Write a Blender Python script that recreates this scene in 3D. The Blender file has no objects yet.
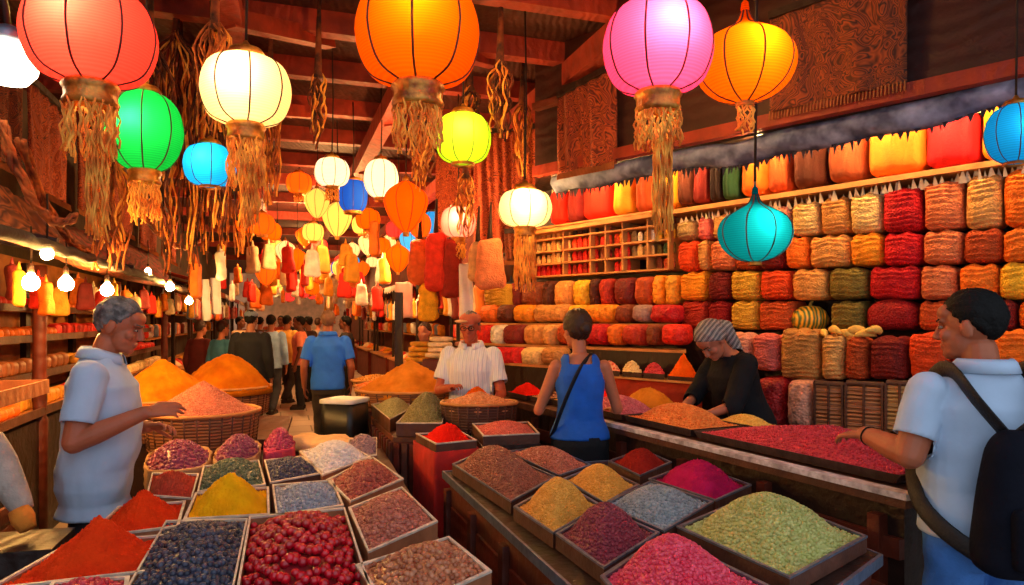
SKY_S = 0.85
EXPO = 0.5
import bpy, math, random
import numpy as np
from mathutils import Vector, Matrix
SC = bpy.context.scene
COL = SC.collection
rnd = random.Random(11)
RS = np.random.RandomState(7)
F, HX, HY, EYE = 700.0, 512.0, 320.0, 1.65
def P(px, py, Y):
    return np.array([(px - HX) / F * Y, Y, EYE - (py - HY) / F * Y])
def Q(px, py, z):
    Y = (EYE - z) * F / (py - HY)
    return np.array([(px - HX) / F * Y, Y, z])
U = np.array([-.314, .949]); V_ = np.array([.949, .314])

# ------------------------------------------------------------------ colour + materials
def lin(c):
    o = []
    for x in c:
        x = x / 255.0
        o.append(x / 12.92 if x <= .04045 else ((x + .055) / 1.055) ** 2.4)
    return tuple(o) + (1.0,)
MATS = {}
def _new(name):
    m = bpy.data.materials.new(name); m.use_nodes = True
    nt = m.node_tree; nt.nodes.clear()
    out = nt.nodes.new('ShaderNodeOutputMaterial')
    return m, nt, out
def pm(name, c=None, rough=.6, var=.25, vs=12., bump=.3, bs=60., metal=0., c2=None, wave=None, spec=.4, vor=None, island=False, objcol=False, sheen=0., emit=0):
    """principled surface: colour (or object colour), noise variation, noise / voronoi / wave relief"""
    if name in MATS: return MATS[name]
    m, nt, out = _new(name); N = nt.nodes; L = nt.links
    b = N.new('ShaderNodeBsdfPrincipled'); L.new(b.outputs[0], out.inputs[0])
    b.inputs['Roughness'].default_value = rough; b.inputs['Metallic'].default_value = metal
    b.inputs['Specular IOR Level'].default_value = spec
    tc = N.new('ShaderNodeTexCoord')
    if objcol:
        oi = N.new('ShaderNodeObjectInfo'); base = oi.outputs['Color']
    else:
        rgb = N.new('ShaderNodeRGB'); rgb.outputs[0].default_value = lin(c); base = rgb.outputs[0]
    if c2 is not None:
        mx = N.new('ShaderNodeMix'); mx.data_type = 'RGBA'
        r2 = N.new('ShaderNodeRGB'); r2.outputs[0].default_value = lin(c2)
        if island:
            g = N.new('ShaderNodeNewGeometry'); L.new(g.outputs['Random Per Island'], mx.inputs[0])
        else:
            n2 = N.new('ShaderNodeTexNoise'); n2.inputs['Scale'].default_value = vs * .6; n2.inputs['Detail'].default_value = 3
            rp = N.new('ShaderNodeValToRGB'); rp.color_ramp.elements[0].position = .42; rp.color_ramp.elements[1].position = .6
            L.new(tc.outputs['Object'], n2.inputs['Vector']); L.new(n2.outputs[0], rp.inputs[0]); L.new(rp.outputs[0], mx.inputs[0])
        L.new(base, mx.inputs[6]); L.new(r2.outputs[0], mx.inputs[7]); base = mx.outputs[2]
    hs = N.new('ShaderNodeHueSaturation')
    no = N.new('ShaderNodeTexNoise'); no.inputs['Scale'].default_value = vs; no.inputs['Detail'].default_value = 4
    L.new(tc.outputs['Object'], no.inputs['Vector'])
    mr = N.new('ShaderNodeMapRange'); mr.inputs[1].default_value = .25; mr.inputs[2].default_value = .75
    mr.inputs[3].default_value = 1 - var; mr.inputs[4].default_value = 1 + var
    L.new(no.outputs[0], mr.inputs[0]); L.new(mr.outputs[0], hs.inputs['Value']); L.new(base, hs.inputs['Color'])
    L.new(hs.outputs[0], b.inputs['Base Color'])
    hgt = None
    if bump:
        nb = N.new('ShaderNodeTexNoise'); nb.inputs['Scale'].default_value = bs; nb.inputs['Detail'].default_value = 3
        L.new(tc.outputs['Object'], nb.inputs['Vector']); hgt = nb.outputs[0]
    if vor:
        vo = N.new('ShaderNodeTexVoronoi'); vo.inputs['Scale'].default_value = vor
        L.new(tc.outputs['Object'], vo.inputs['Vector'])
        iv = N.new('ShaderNodeMath'); iv.operation = 'SUBTRACT'; iv.inputs[0].default_value = 1; L.new(vo.outputs['Distance'], iv.inputs[1])
        hgt = iv.outputs[0]
    if wave:
        w = N.new('ShaderNodeTexWave'); w.bands_direction = wave[0]; w.inputs['Scale'].default_value = wave[1]
        w.inputs['Distortion'].default_value = wave[2]; w.inputs['Detail'].default_value = 2
        L.new(tc.outputs['Object'], w.inputs['Vector'])
        if hgt is not None:
            ad = N.new('ShaderNodeMath'); ad.operation = 'ADD'; L.new(hgt, ad.inputs[0]); L.new(w.outputs[1], ad.inputs[1]); hgt = ad.outputs[0]
        else: hgt = w.outputs[1]
    if hgt is not None:
        bp = N.new('ShaderNodeBump'); bp.inputs['Strength'].default_value = bump or .5; bp.inputs['Distance'].default_value = .01
        L.new(hgt, bp.inputs['Height']); L.new(bp.outputs[0], b.inputs['Normal'])
    MATS[name] = m
    return m
def mat_stripes(name, cols, axis='X', scale=8., rough=.7, dist=1.0):
    if name in MATS: return MATS[name]
    m, nt, out = _new(name); N = nt.nodes; L = nt.links
    b = N.new('ShaderNodeBsdfPrincipled'); L.new(b.outputs[0], out.inputs[0]); b.inputs['Roughness'].default_value = rough
    tc = N.new('ShaderNodeTexCoord'); w = N.new('ShaderNodeTexWave'); w.bands_direction = axis
    w.inputs['Scale'].default_value = scale; w.inputs['Distortion'].default_value = dist; w.inputs['Detail'].default_value = 3
    rp = N.new('ShaderNodeValToRGB'); rp.color_ramp.interpolation = 'LINEAR'
    while len(rp.color_ramp.elements) < len(cols): rp.color_ramp.elements.new(.5)
    for i, c in enumerate(cols):
        rp.color_ramp.elements[i].position = i / (len(cols) - 1); rp.color_ramp.elements[i].color = lin(c)
    L.new(tc.outputs['Object'], w.inputs['Vector']); L.new(w.outputs[1], rp.inputs[0]); L.new(rp.outputs[0], b.inputs['Base Color'])
    bp = N.new('ShaderNodeBump'); bp.inputs['Strength'].default_value = .4; bp.inputs['Distance'].default_value = .01
    L.new(w.outputs[1], bp.inputs['Height']); L.new(bp.outputs[0], b.inputs['Normal'])
    MATS[name] = m
    return m
def mat_carpet(name, ca, cb, cc, scale=6.):
    """swirling woven rug pattern"""
    if name in MATS: return MATS[name]
    m, nt, out = _new(name); N = nt.nodes; L = nt.links
    b = N.new('ShaderNodeBsdfPrincipled'); L.new(b.outputs[0], out.inputs[0]); b.inputs['Roughness'].default_value = .9
    tc = N.new('ShaderNodeTexCoord')
    n = N.new('ShaderNodeTexNoise'); n.inputs['Scale'].default_value = scale; n.inputs['Detail'].default_value = 1.5; n.inputs['Distortion'].default_value = 2.5
    L.new(tc.outputs['Object'], n.inputs['Vector'])
    mu = N.new('ShaderNodeMath'); mu.operation = 'MULTIPLY'; mu.inputs[1].default_value = 9; L.new(n.outputs[0], mu.inputs[0])
    fr = N.new('ShaderNodeMath'); fr.operation = 'FRACT'; L.new(mu.outputs[0], fr.inputs[0])
    rp = N.new('ShaderNodeValToRGB'); e = rp.color_ramp.elements
    e[0].position = 0; e[0].color = lin(ca); e[1].position = .95; e[1].color = lin(ca)
    x = e.new(.35); x.color = lin(cb); x = e.new(.55); x.color = lin(cc); x = e.new(.72); x.color = lin(cb)
    L.new(fr.outputs[0], rp.inputs[0]); L.new(rp.outputs[0], b.inputs['Base Color'])
    bp = N.new('ShaderNodeBump'); bp.inputs['Strength'].default_value = .5; bp.inputs['Distance'].default_value = .01
    L.new(fr.outputs[0], bp.inputs['Height']); L.new(bp.outputs[0], b.inputs['Normal'])
    MATS[name] = m
    return m
def mat_glow(name, c, s):
    if name in MATS: return MATS[name]
    m, nt, out = _new(name); e = nt.nodes.new('ShaderNodeEmission')
    e.inputs[0].default_value = lin(c); e.inputs[1].default_value = s; nt.links.new(e.outputs[0], out.inputs[0])
    MATS[name] = m
    return m
def mat_paper(name, c, glow, trans=.12):
    """lantern paper: thin translucent sheet on fine bamboo rings, lit from within"""
    if name in MATS: return MATS[name]
    m, nt, out = _new(name); N = nt.nodes; L = nt.links
    tc = N.new('ShaderNodeTexCoord'); w = N.new('ShaderNodeTexWave'); w.bands_direction = 'Z'; w.inputs['Scale'].default_value = 28
    w.inputs['Distortion'].default_value = .6; L.new(tc.outputs['Object'], w.inputs['Vector'])
    mr = N.new('ShaderNodeMapRange'); mr.inputs[3].default_value = .82; mr.inputs[4].default_value = 1.05; L.new(w.outputs[1], mr.inputs[0])
    hs = N.new('ShaderNodeHueSaturation'); hs.inputs['Color'].default_value = lin(c); L.new(mr.outputs[0], hs.inputs['Value'])
    tl = N.new('ShaderNodeBsdfTranslucent'); L.new(hs.outputs[0], tl.inputs[0])
    df = N.new('ShaderNodeBsdfDiffuse'); L.new(hs.outputs[0], df.inputs[0])
    em = N.new('ShaderNodeEmission'); L.new(hs.outputs[0], em.inputs[0]); em.inputs[1].default_value = glow
    tr = N.new('ShaderNodeBsdfTransparent'); tr.inputs[0].default_value = lin(c)
    m1 = N.new('ShaderNodeMixShader'); m1.inputs[0].default_value = .3; L.new(tl.outputs[0], m1.inputs[1]); L.new(df.outputs[0], m1.inputs[2])
    m2 = N.new('ShaderNodeMixShader'); m2.inputs[0].default_value = trans; L.new(m1.outputs[0], m2.inputs[1]); L.new(tr.outputs[0], m2.inputs[2])
    ad = N.new('ShaderNodeAddShader'); L.new(m2.outputs[0], ad.inputs[0]); L.new(em.outputs[0], ad.inputs[1])
    L.new(ad.outputs[0], out.inputs[0])
    MATS[name] = m
    return m

# ------------------------------------------------------------------ mesh builder
def rot3(a, ax):
    return np.array(Matrix.Rotation(a, 3, ax))
def unit(v):
    v = np.asarray(v, float); n = np.linalg.norm(v)
    return v / n if n > 1e-9 else v
def frame(d, up=(0, 0, 1)):
    d = unit(d); up = np.asarray(up, float)
    if abs(np.dot(d, up)) > .97: up = np.array([1., 0, 0])
    a = unit(np.cross(up, d)); b = np.cross(d, a)
    return a, b, d
class MB:
    def __init__(s): s.v = []; s.f = []; s.n = 0
    def add(s, V, Fc, M=None, T=None):
        V = np.asarray(V, float).reshape(-1, 3)
        if M is not None: V = V @ np.asarray(M).T
        if T is not None: V = V + np.asarray(T)
        Fc = np.asarray(Fc) if not isinstance(Fc, np.ndarray) else Fc
        s.v.append(V); s.f.append(Fc + s.n); s.n += len(V); return s
    def box(s, c, h, rz=0., bev=0.):
        c = np.asarray(c, float); h = np.asarray(h, float)
        R = rot3(rz, 'Z')
        if bev > 0:
            V, Fc = rbox(h, min(bev, .49 * 2 * h.min()), (4, 4, 4)); return s.add(V, Fc, R, c)
        V = np.array([[x, y, z] for x in (-1, 1) for y in (-1, 1) for z in (-1, 1)]) * h
        return s.add(V, QUADS, R, c)
    def beam(s, p0, p1, w, h, up=(0, 0, 1)):
        p0 = np.asarray(p0, float); p1 = np.asarray(p1, float)
        a, b, d = frame(p1 - p0, up); ln = np.linalg.norm(p1 - p0)
        M = np.stack([a, b, d], 1)
        V = np.array([[x, y, z] for x in (-1, 1) for y in (-1, 1) for z in (-1, 1)]) * np.array([w / 2, h / 2, ln / 2])
        return s.add(V, QUADS, M, (p0 + p1) / 2)
    def prism(s, poly, z0, z1):
        poly = np.asarray(poly, float); n = len(poly)
        V = np.concatenate([np.c_[poly, np.full(n, z0)], np.c_[poly, np.full(n, z1)]])
        s.add(V, np.array([[i, (i + 1) % n, n + (i + 1) % n, n + i] for i in range(n)]))
        b = s.n - 2 * n
        for st in (0, n):
            c = np.append(poly.mean(0), z0 if st == 0 else z1); k = s.n
            s.v.append(c[None]); s.n += 1
            s.f.append(np.array([[b + st + i, b + st + (i + 1) % n, k, k] for i in range(n)]))
        return s
    def tube(s, pts, r, seg=8, caps=True, flat=1.0, up=(0, 0, 1)):
        pts = np.asarray(pts, float); n = len(pts)
        r = np.full(n, r) if np.isscalar(r) else np.asarray(r, float)
        tan = np.gradient(pts, axis=0); a0 = None; V = []
        th = np.arange(seg) * 2 * math.pi / seg
        for i in range(n):
            d = unit(tan[i])
            if a0 is None: a, b, _ = frame(d, up)
            else: a = unit(a0 - d * np.dot(a0, d)); b = np.cross(d, a)
            a0 = a
            V.append(pts[i] + r[i] * (np.cos(th)[:, None] * a + flat * np.sin(th)[:, None] * b))
        V = np.concatenate(V)
        Fc = np.array([[i * seg + j, i * seg + (j + 1) % seg, (i + 1) * seg + (j + 1) % seg, (i + 1) * seg + j] for i in range(n - 1) for j in range(seg)])
        if caps:
            k = len(V); V = np.concatenate([V, pts[:1], pts[-1:]])
            c = [[(j + 1) % seg, j, k, k] for j in range(seg)] + [[(n - 1) * seg + j, (n - 1) * seg + (j + 1) % seg, k + 1, k + 1] for j in range(seg)]
            Fc = np.concatenate([Fc, np.array(c)])
        return s.add(V, Fc)
    def capsule(s, p0, r0, p1, r1, seg=12):
        p0 = np.asarray(p0, float); p1 = np.asarray(p1, float); d = unit(p1 - p0)
        pts, rr = [], []
        for a in (-80, -50, -20): pts.append(p0 + d * r0 * math.sin(math.radians(a))); rr.append(r0 * math.cos(math.radians(a)))
        pts.append(p0); rr.append(r0); pts.append(p1); rr.append(r1)
        for a in (20, 50, 80): pts.append(p1 + d * r1 * math.sin(math.radians(a))); rr.append(r1 * math.cos(math.radians(a)))
        a, b, _ = frame(d); th = np.arange(seg) * 2 * math.pi / seg; n = len(pts)
        V = np.concatenate([p + r * (np.cos(th)[:, None] * a + np.sin(th)[:, None] * b) for p, r in zip(pts, rr)] + [[pts[0]], [pts[-1]]])
        Fc = [[i * seg + j, i * seg + (j + 1) % seg, (i + 1) * seg + (j + 1) % seg, (i + 1) * seg + j] for i in range(n - 1) for j in range(seg)]
        k = n * seg
        Fc += [[(j + 1) % seg, j, k, k] for j in range(seg)] + [[(n - 1) * seg + j, (n - 1) * seg + (j + 1) % seg, k + 1, k + 1] for j in range(seg)]
        return s.add(V, np.array(Fc))
    def lathe(s, prof, seg=24, c=(0, 0, 0), lobes=0, lob=0., squash=1., close=True):
        """prof: list of (r, z)"""
        n = len(prof); th = np.arange(seg) * 2 * math.pi / seg
        k = 1 + lob * np.abs(np.sin(th * lobes / 2)) if lobes else np.ones(seg)
        V = np.concatenate([np.c_[r * k * np.cos(th), r * k * np.sin(th) * squash, np.full(seg, z)] for r, z in prof])
        Fc = [[i * seg + j, i * seg + (j + 1) % seg, (i + 1) * seg + (j + 1) % seg, (i + 1) * seg + j] for i in range(n - 1) for j in range(seg)]
        if close:
            q = len(V); V = np.concatenate([V, [[0, 0, prof[0][1]], [0, 0, prof[-1][1]]]])
            Fc += [[(j + 1) % seg, j, q, q] for j in range(seg)] + [[(n - 1) * seg + j, (n - 1) * seg + (j + 1) % seg, q + 1, q + 1] for j in range(seg)]
        return s.add(V, np.array(Fc), None, c)
    def ell(s, c, r, M=None, seg=16, rings=10):
        r = np.full(3, r) if np.isscalar(r) else np.asarray(r, float)
        V, Fc = usphere(seg, rings)
        return s.add(V * r, Fc, M, c)
    def arrays(s):
        if not s.v: return np.zeros((0, 3)), np.zeros((0, 4), int)
        return np.concatenate(s.v), np.concatenate(s.f)
    def build(s, name, m, parent=None, smooth=False, local=False, origin=None):
        V, Fc = s.arrays()
        if parent is not None and not local: V = V - np.array(parent.location)
        loc = None
        if parent is None and not local:
            lo, hi = V.min(0), V.max(0)
            loc = np.array([(lo[0] + hi[0]) / 2, (lo[1] + hi[1]) / 2, lo[2]]) if origin is None else np.asarray(origin, float)
            V = V - loc
        me = mesh(name, V, Fc, smooth)
        o = link(name, me, m, parent)
        if loc is not None: o.location = loc
        return o
QUADS = np.array([[0, 1, 3, 2], [4, 6, 7, 5], [0, 4, 5, 1], [2, 3, 7, 6], [0, 2, 6, 4], [1, 5, 7, 3]])
_sp = {}
def usphere(seg, rings):
    if (seg, rings) in _sp: return _sp[(seg, rings)]
    V = [[0, 0, 1]]
    for i in range(1, rings):
        a = math.pi * i / rings
        for j in range(seg): V.append([math.sin(a) * math.cos(2 * math.pi * j / seg), math.sin(a) * math.sin(2 * math.pi * j / seg), math.cos(a)])
    V.append([0, 0, -1]); Fc = []
    for j in range(seg): Fc.append([0, 1 + j, 1 + (j + 1) % seg, 1 + (j + 1) % seg])
    for i in range(rings - 2):
        for j in range(seg): Fc.append([1 + i * seg + j, 1 + (i + 1) * seg + j, 1 + (i + 1) * seg + (j + 1) % seg, 1 + i * seg + (j + 1) % seg])
    k = 1 + (rings - 2) * seg; e = len(V) - 1
    for j in range(seg): Fc.append([k + j, e, k + (j + 1) % seg, k + (j + 1) % seg])
    _sp[(seg, rings)] = (np.array(V, float), np.array(Fc)); return _sp[(seg, rings)]
def mesh(name, V, Fc, smooth=False):
    me = bpy.data.meshes.new(name)
    Fc = np.asarray(Fc); V = np.asarray(V, np.float32)
    me.vertices.add(len(V)); me.vertices.foreach_set('co', V.ravel())
    tri = (Fc[:, 2] == Fc[:, 3]) if Fc.shape[1] == 4 else np.ones(len(Fc), bool)
    cnt = np.where(tri, 3, 4) if Fc.shape[1] == 4 else np.full(len(Fc), 3)
    start = np.concatenate([[0], np.cumsum(cnt)[:-1]])
    if Fc.shape[1] == 4:
        mask = np.ones(Fc.shape, bool); mask[tri, 3] = False; idx = Fc[mask]
    else: idx = Fc.ravel()
    me.loops.add(len(idx)); me.loops.foreach_set('vertex_index', idx.astype(np.int32))
    me.polygons.add(len(Fc)); me.polygons.foreach_set('loop_start', start.astype(np.int32))
    me.polygons.foreach_set('use_smooth', np.full(len(Fc), bool(smooth)))
    me.update(calc_edges=True); me.validate()
    return me
def link(name, me, m=None, parent=None):
    o = bpy.data.objects.new(name, me); COL.objects.link(o)
    if m is not None and not me.materials: me.materials.append(m)
    if parent is not None: o.parent = parent
    return o
LABELS = {}
def tag(o, label, cat, group=None, kind=None):
    if label in LABELS and (group is None or LABELS[label] != group): print('DUPLICATE LABEL', label)
    LABELS[label] = group
    o['label'] = label; o['category'] = cat
    if group: o['group'] = group
    if kind: o['kind'] = kind
    return o
def thing(name, label, cat, loc=(0, 0, 0), rz=0., group=None):
    o = bpy.data.objects.new(name, None); COL.objects.link(o); o.empty_display_size = .05
    o.location = loc; o.rotation_euler = (0, 0, rz)
    return tag(o, label, cat, group)
def struct(o):
    o['kind'] = 'structure'; return o
def dup(root, loc=None, rz=None, label=None, group=None, color=None):
    r = root.copy(); COL.objects.link(r)
    if loc is not None: r.location = loc
    if rz is not None: r.rotation_euler = (0, 0, rz)
    if color is not None: r.color = color
    if label: tag(r, label, r['category'], group)
    for ch in root.children:
        c = ch.copy(); COL.objects.link(c); c.parent = r
        for g in ch.children:
            d = g.copy(); COL.objects.link(d); d.parent = c
    return r
def grid(nx, ny):
    i, j = np.meshgrid(np.arange(nx - 1), np.arange(ny - 1), indexing='ij'); a = (i * ny + j).ravel()
    return np.c_[a, a + ny, a + ny + 1, a + 1]
def boxgrid(n):
    """surface of the cube [-1,1]^3 split n=(nx,ny,nz)"""
    V, Fc, k = [], [], 0
    for ax in range(3):
        u, w = [i for i in range(3) if i != ax]
        for sg in (-1, 1):
            gu, gw = np.meshgrid(np.linspace(-1, 1, n[u] + 1), np.linspace(-1, 1, n[w] + 1), indexing='ij')
            p = np.zeros((gu.size, 3)); p[:, ax] = sg; p[:, u] = gu.ravel(); p[:, w] = gw.ravel()
            f = grid(n[u] + 1, n[w] + 1)
            flip = (sg > 0) ^ (ax == 1)
            V.append(p); Fc.append((f if flip else f[:, ::-1]) + k); k += len(p)
    V = np.concatenate(V); Fc = np.concatenate(Fc)
    key = np.round(V * 4096).astype(np.int64); _, first, inv = np.unique(key, axis=0, return_index=True, return_inverse=True)
    return V[first], inv.ravel()[Fc]
_bg = {}
def rbox(h, r, n=(6, 6, 6)):
    """rounded box, half sizes h"""
    if n not in _bg: _bg[n] = boxgrid(n)
    V, Fc = _bg[n]; h = np.asarray(h, float)
    r = min(r, .98 * h.min())
    t = np.sign(V) * np.abs(V) ** .7
    p = t * h; q = np.clip(p, -(h - r), h - r); d = p - q
    nn = np.linalg.norm(d, axis=1, keepdims=True); nn[nn < 1e-9] = 1
    return q + d / nn * r, Fc
def wob(Pn, k, seed, oct=3):
    """smooth pseudo noise in -1..1"""
    g = np.random.RandomState(seed); o = np.zeros(len(Pn)); a = 1.; t = 0.
    for _ in range(oct):
        for _ in range(3):
            d = g.normal(size=3) * k; o += a * np.sin(Pn @ d + g.uniform(0, 6.28)); t += a
        k *= 2.1; a *= .55
    return o / t * 1.6
# ------------------------------------------------------------------ camera, sky
cam = bpy.data.cameras.new('camera'); camo = bpy.data.objects.new('camera', cam); COL.objects.link(camo)
camo.location = (0, 0, EYE); camo.rotation_euler = (math.pi / 2, 0, 0)
cam.sensor_width = 36.0; cam.lens = 36.0 * F / 1024; cam.shift_y = (320 - 292.5) / 1024; cam.clip_start = .05; cam.clip_end = 200
SC.camera = camo
w = bpy.data.worlds.new('sky'); SC.world = w; w.use_nodes = True
bg = w.node_tree.nodes['Background']; bg.inputs[0].default_value = (.78, .88, 1.0, 1); bg.inputs[1].default_value = SKY_S
vs_ = SC.view_settings; vs_.view_transform = 'Standard'; vs_.look = 'None'; vs_.exposure = EXPO; vs_.gamma = 1; vs_.use_curve_mapping = False
SC.cycles.use_denoising = True
SC.cycles.max_bounces = 6; SC.cycles.diffuse_bounces = 3; SC.cycles.transparent_max_bounces = 12

# ------------------------------------------------------------------ setting
M_wood = pm('dark_red_wood', (92, 34, 18), .55, .4, 7, .4, 30, wave=('Z', 3, 6))
M_woodb = pm('beam_wood', (140, 42, 20), .6, .4, 6, .4, 40, wave=('X', 4, 8))
M_woodd = pm('near_black_wood', (42, 22, 16), .5, .4, 8, .4, 40, wave=('X', 4, 8))
M_pale = pm('pale_shelf_wood', (196, 132, 70), .6, .3, 9, .3, 50)
M_plank = pm('ceiling_plank', (66, 22, 14), .75, .5, 5, .5, 20, wave=('X', 5, 4))
def slab(name, poly, z0, z1, m):
    return struct(MB().prism(poly, z0, z1).build(name, m))
def floor_mat():
    m, nt, out = _new('paving'); N = nt.nodes; L = nt.links
    b = N.new('ShaderNodeBsdfPrincipled'); L.new(b.outputs[0], out.inputs[0]); b.inputs['Roughness'].default_value = .55
    tc = N.new('ShaderNodeTexCoord'); mp = N.new('ShaderNodeMapping'); mp.inputs['Rotation'].default_value = (0, 0, math.radians(-18.3))
    L.new(tc.outputs['Object'], mp.inputs[0])
    br = N.new('ShaderNodeTexBrick'); br.inputs['Color1'].default_value = lin((176, 158, 142)); br.inputs['Color2'].default_value = lin((150, 134, 122))
    br.inputs['Mortar'].default_value = lin((96, 84, 76)); br.inputs['Scale'].default_value = 1; br.inputs['Brick Width'].default_value = .9
    br.inputs['Row Height'].default_value = .6; br.inputs['Mortar Size'].default_value = .012
    L.new(mp.outputs[0], br.inputs[0]); L.new(br.outputs[0], b.inputs['Base Color'])
    bp = N.new('ShaderNodeBump'); bp.inputs['Strength'].default_value = .4; bp.inputs['Distance'].default_value = .01
    iv = N.new('ShaderNodeMath'); iv.operation = 'SUBTRACT'; iv.inputs[0].default_value = 1; L.new(br.outputs['Fac'], iv.inputs[1])
    L.new(iv.outputs[0], bp.inputs['Height']); L.new(bp.outputs[0], b.inputs['Normal'])
    return m
struct(MB().box((-4, 20, -.05), (16, 24, .05)).build('floor', floor_mat(), origin=(0, 0, 0)))
CZ = 4.15   # underside of the roof boards
slab('ceiling', [(-9, 1.9), (6.5, 1.9), (6.5, 14), (3, 44), (-19, 44), (-9, 14)], CZ, CZ + .12, M_plank)
# roof beams across and along the lane
def along(s, c): return U * s + V_ * c
k = 0
for s in (3.1, 4.0, 4.9, 5.9, 7.0, 8.2, 9.5, 11., 12.6, 14.5, 17, 20, 24, 29):
    a = along(s, -5.2 if s < 9 else -3.5); b = along(s, 4.6)
    struct(MB().beam((*a, CZ - .09), (*b, CZ - .09), .13, .18).build('ceiling_beam', M_woodb))
for c in (-2.6, -.35, 1.1, 2.5):
    struct(MB().beam((*along(2.6, c), CZ - .28), (*along(36, c), CZ - .28), .17, .2).build('ceiling_beam', M_woodb))
for s, c in ((5.4, 1.1), (7.6, 1.1), (5.4, -.35), (7.6, -.35), (10.2, 1.1)):
    a, b = along(s, c), along(s + .75, c + .75)
    struct(MB().beam((*a, CZ - .34), (*b, CZ - .12), .11, .13).build('ceiling_brace', M_woodb))
# right wall behind the stacked goods: runs obliquely from near right to the lane
WK = 1.12
WF = np.array([.264, 6.6]) * WK; WD = np.array([.946, -1.0])      # far end and direction towards the viewer
WN = unit(np.array([-1.0, -.946]))                                # faces the stall
WU = unit(WD)
def wallY(px):
    a = (px - HX) / F; t = (a * WF[1] - WF[0]) / (.946 + a); return WF[1] - t
def W(px, out=0.):
    """plan point on the wall seen at column px, brought out by `out`"""
    a = (px - HX) / F; p0 = WF + WN * out
    t = (a * p0[1] - p0[0]) / (.946 + a); return p0 + WD * t
def wall_slab(name, p, q, z0, z1, th, m):
    p = np.asarray(p); q = np.asarray(q); n = -WN * th
    return struct(MB().prism([p, q, q + n, p + n], z0, z1).build(name, m))
wall_slab('wall_right', WF - WD * .05, WF + WD * 6.2, 0, CZ, .12, M_woodd)
# beam and boarding above the goods
p, q = W(535, .62), WF + WN * .62 + WD * 6.2
wall_slab('wall_right_bulkhead', p, q, 2.98, CZ, .06, pm('bulkhead', (58, 20, 14), .6, .4, 5, .4, 30, wave=('Z', 3, 6)))
for z, h_, m in ((3.02, .09, M_woodb), (3.62, .06, M_wood)):
    a, b = W(535, .68), WF + WN * .68 + WD * 6.2
    struct(MB().beam((*a, z), (*b, z), .08, h_).build('trim_right', m))
struct(MB().prism([W(535, .6), WF + WN * .6 + WD * 6.2, WF + WD * 6.2, W(535, 0)], 3.0, 3.05).build('ceiling_stall', M_woodd))
# left wall behind the left stalls
LB = np.array([-3.75, 3.5])
def Lp(t, out=0.): return LB + U * t + V_ * out
struct(MB().prism([Lp(-5), Lp(34), Lp(34) - V_ * .12, Lp(-5) - V_ * .12], 0, CZ).build('wall_left', pm('left_wall', (70, 48, 30), .8, .5, 4, .5, 14)))
struct(MB().prism([along(40, -8), along(40, 7), along(40.2, 7), along(40.2, -8)], 0, CZ).build('wall_back', pm('far_wall', (232, 190, 150), .8, .3, 3, .3, 14)))
# right side of the lane beyond the stall
RB = np.array([.75, 8.0])
def Rp(t, out=0.): return RB + U * t - V_ * out
struct(MB().prism([Rp(-.3), Rp(28), Rp(28) + V_ * .12, Rp(-.3) + V_ * .12], 0, CZ).build('wall_right_lane', pm('lane_wall', (96, 40, 26), .8, .4, 4, .5, 14)))

# ------------------------------------------------------------------ blue-grey canopy edge with a torn fringe, right
def canopy():
    a, b = W(556, .55), W(1180, .55); n = 160; V = []
    g = np.random.RandomState(3)
    t = np.linspace(0, 1, n); base = a + (b - a) * t[:, None]
    sag = .035 * np.sin(t * 9) + .02 * np.sin(t * 23 + 1)
    bot = 2.80 + sag * .6 + .03 * t; rows = 7
    for r in range(rows):
        f = r / (rows - 1); z = bot + .17 * f + .012 * np.sin(t * 40 + r); o = .05 * np.sin(f * 3.1) + .05 * f
        V.append(np.c_[base + WN * o[..., None] if np.ndim(o) else base + WN * o, z])
    V = np.stack(V, 1).reshape(-1, 3)
    T = thing('canopy', 'blue-grey cloth canopy edge with torn fringe above the right stall', 'canopy', (*((a + b) / 2), 2.80))
    m = MB(); m.add(V, grid(n, rows)); c = m.build('fascia_cloth', pm('canopy_cloth', (126, 136, 172), .8, .5, 9, .5, 25, c2=(70, 76, 108)), T, True)
    s = c.modifiers.new('s', 'SOLIDIFY'); s.thickness = .02
    m = MB(); x = 0.
    L_ = np.linalg.norm(b - a); d = unit(b - a)
    while x < L_ - .05:
        wd = g.uniform(.015, .05); ln = g.uniform(.02, .085); i = min(int(x / L_ * n), n - 1)
        p0 = a + d * x; p1 = a + d * (x + wd); pm_ = (p0 + p1) / 2 + WN * g.uniform(-.02, .03); zt = bot[i] + .012
        for o in (0, .008):
            m.add([[*(p0 + WN * o), zt], [*(p1 + WN * o), zt], [*(pm_ + WN * o), zt - ln]], np.array([[0, 1, 2, 2]]))
        m.add([[*p0, zt], [*(p0 + WN * .008), zt], [*(pm_ + WN * .008), zt - ln], [*pm_, zt - ln]], np.array([[0, 1, 2, 3]]))
        m.add([[*p1, zt], [*(p1 + WN * .008), zt], [*(pm_ + WN * .008), zt - ln], [*pm_, zt - ln]], np.array([[0, 1, 2, 3]]))
        x += wd * g.uniform(.8, 1.9)
    m.build('fringe', pm('fringe', (38, 36, 52), .9, .4, 20, .3, 40), T)['kind'] = 'stuff'
    m = MB(); m.tube([(*(a + WN * .03), 2.98), (*((a + b) / 2 + WN * .05), 3.0), (*(b + WN * .03), 3.01)], .035, 10); m.build('edge_rail', M_woodd, T, True)
canopy()

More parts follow.
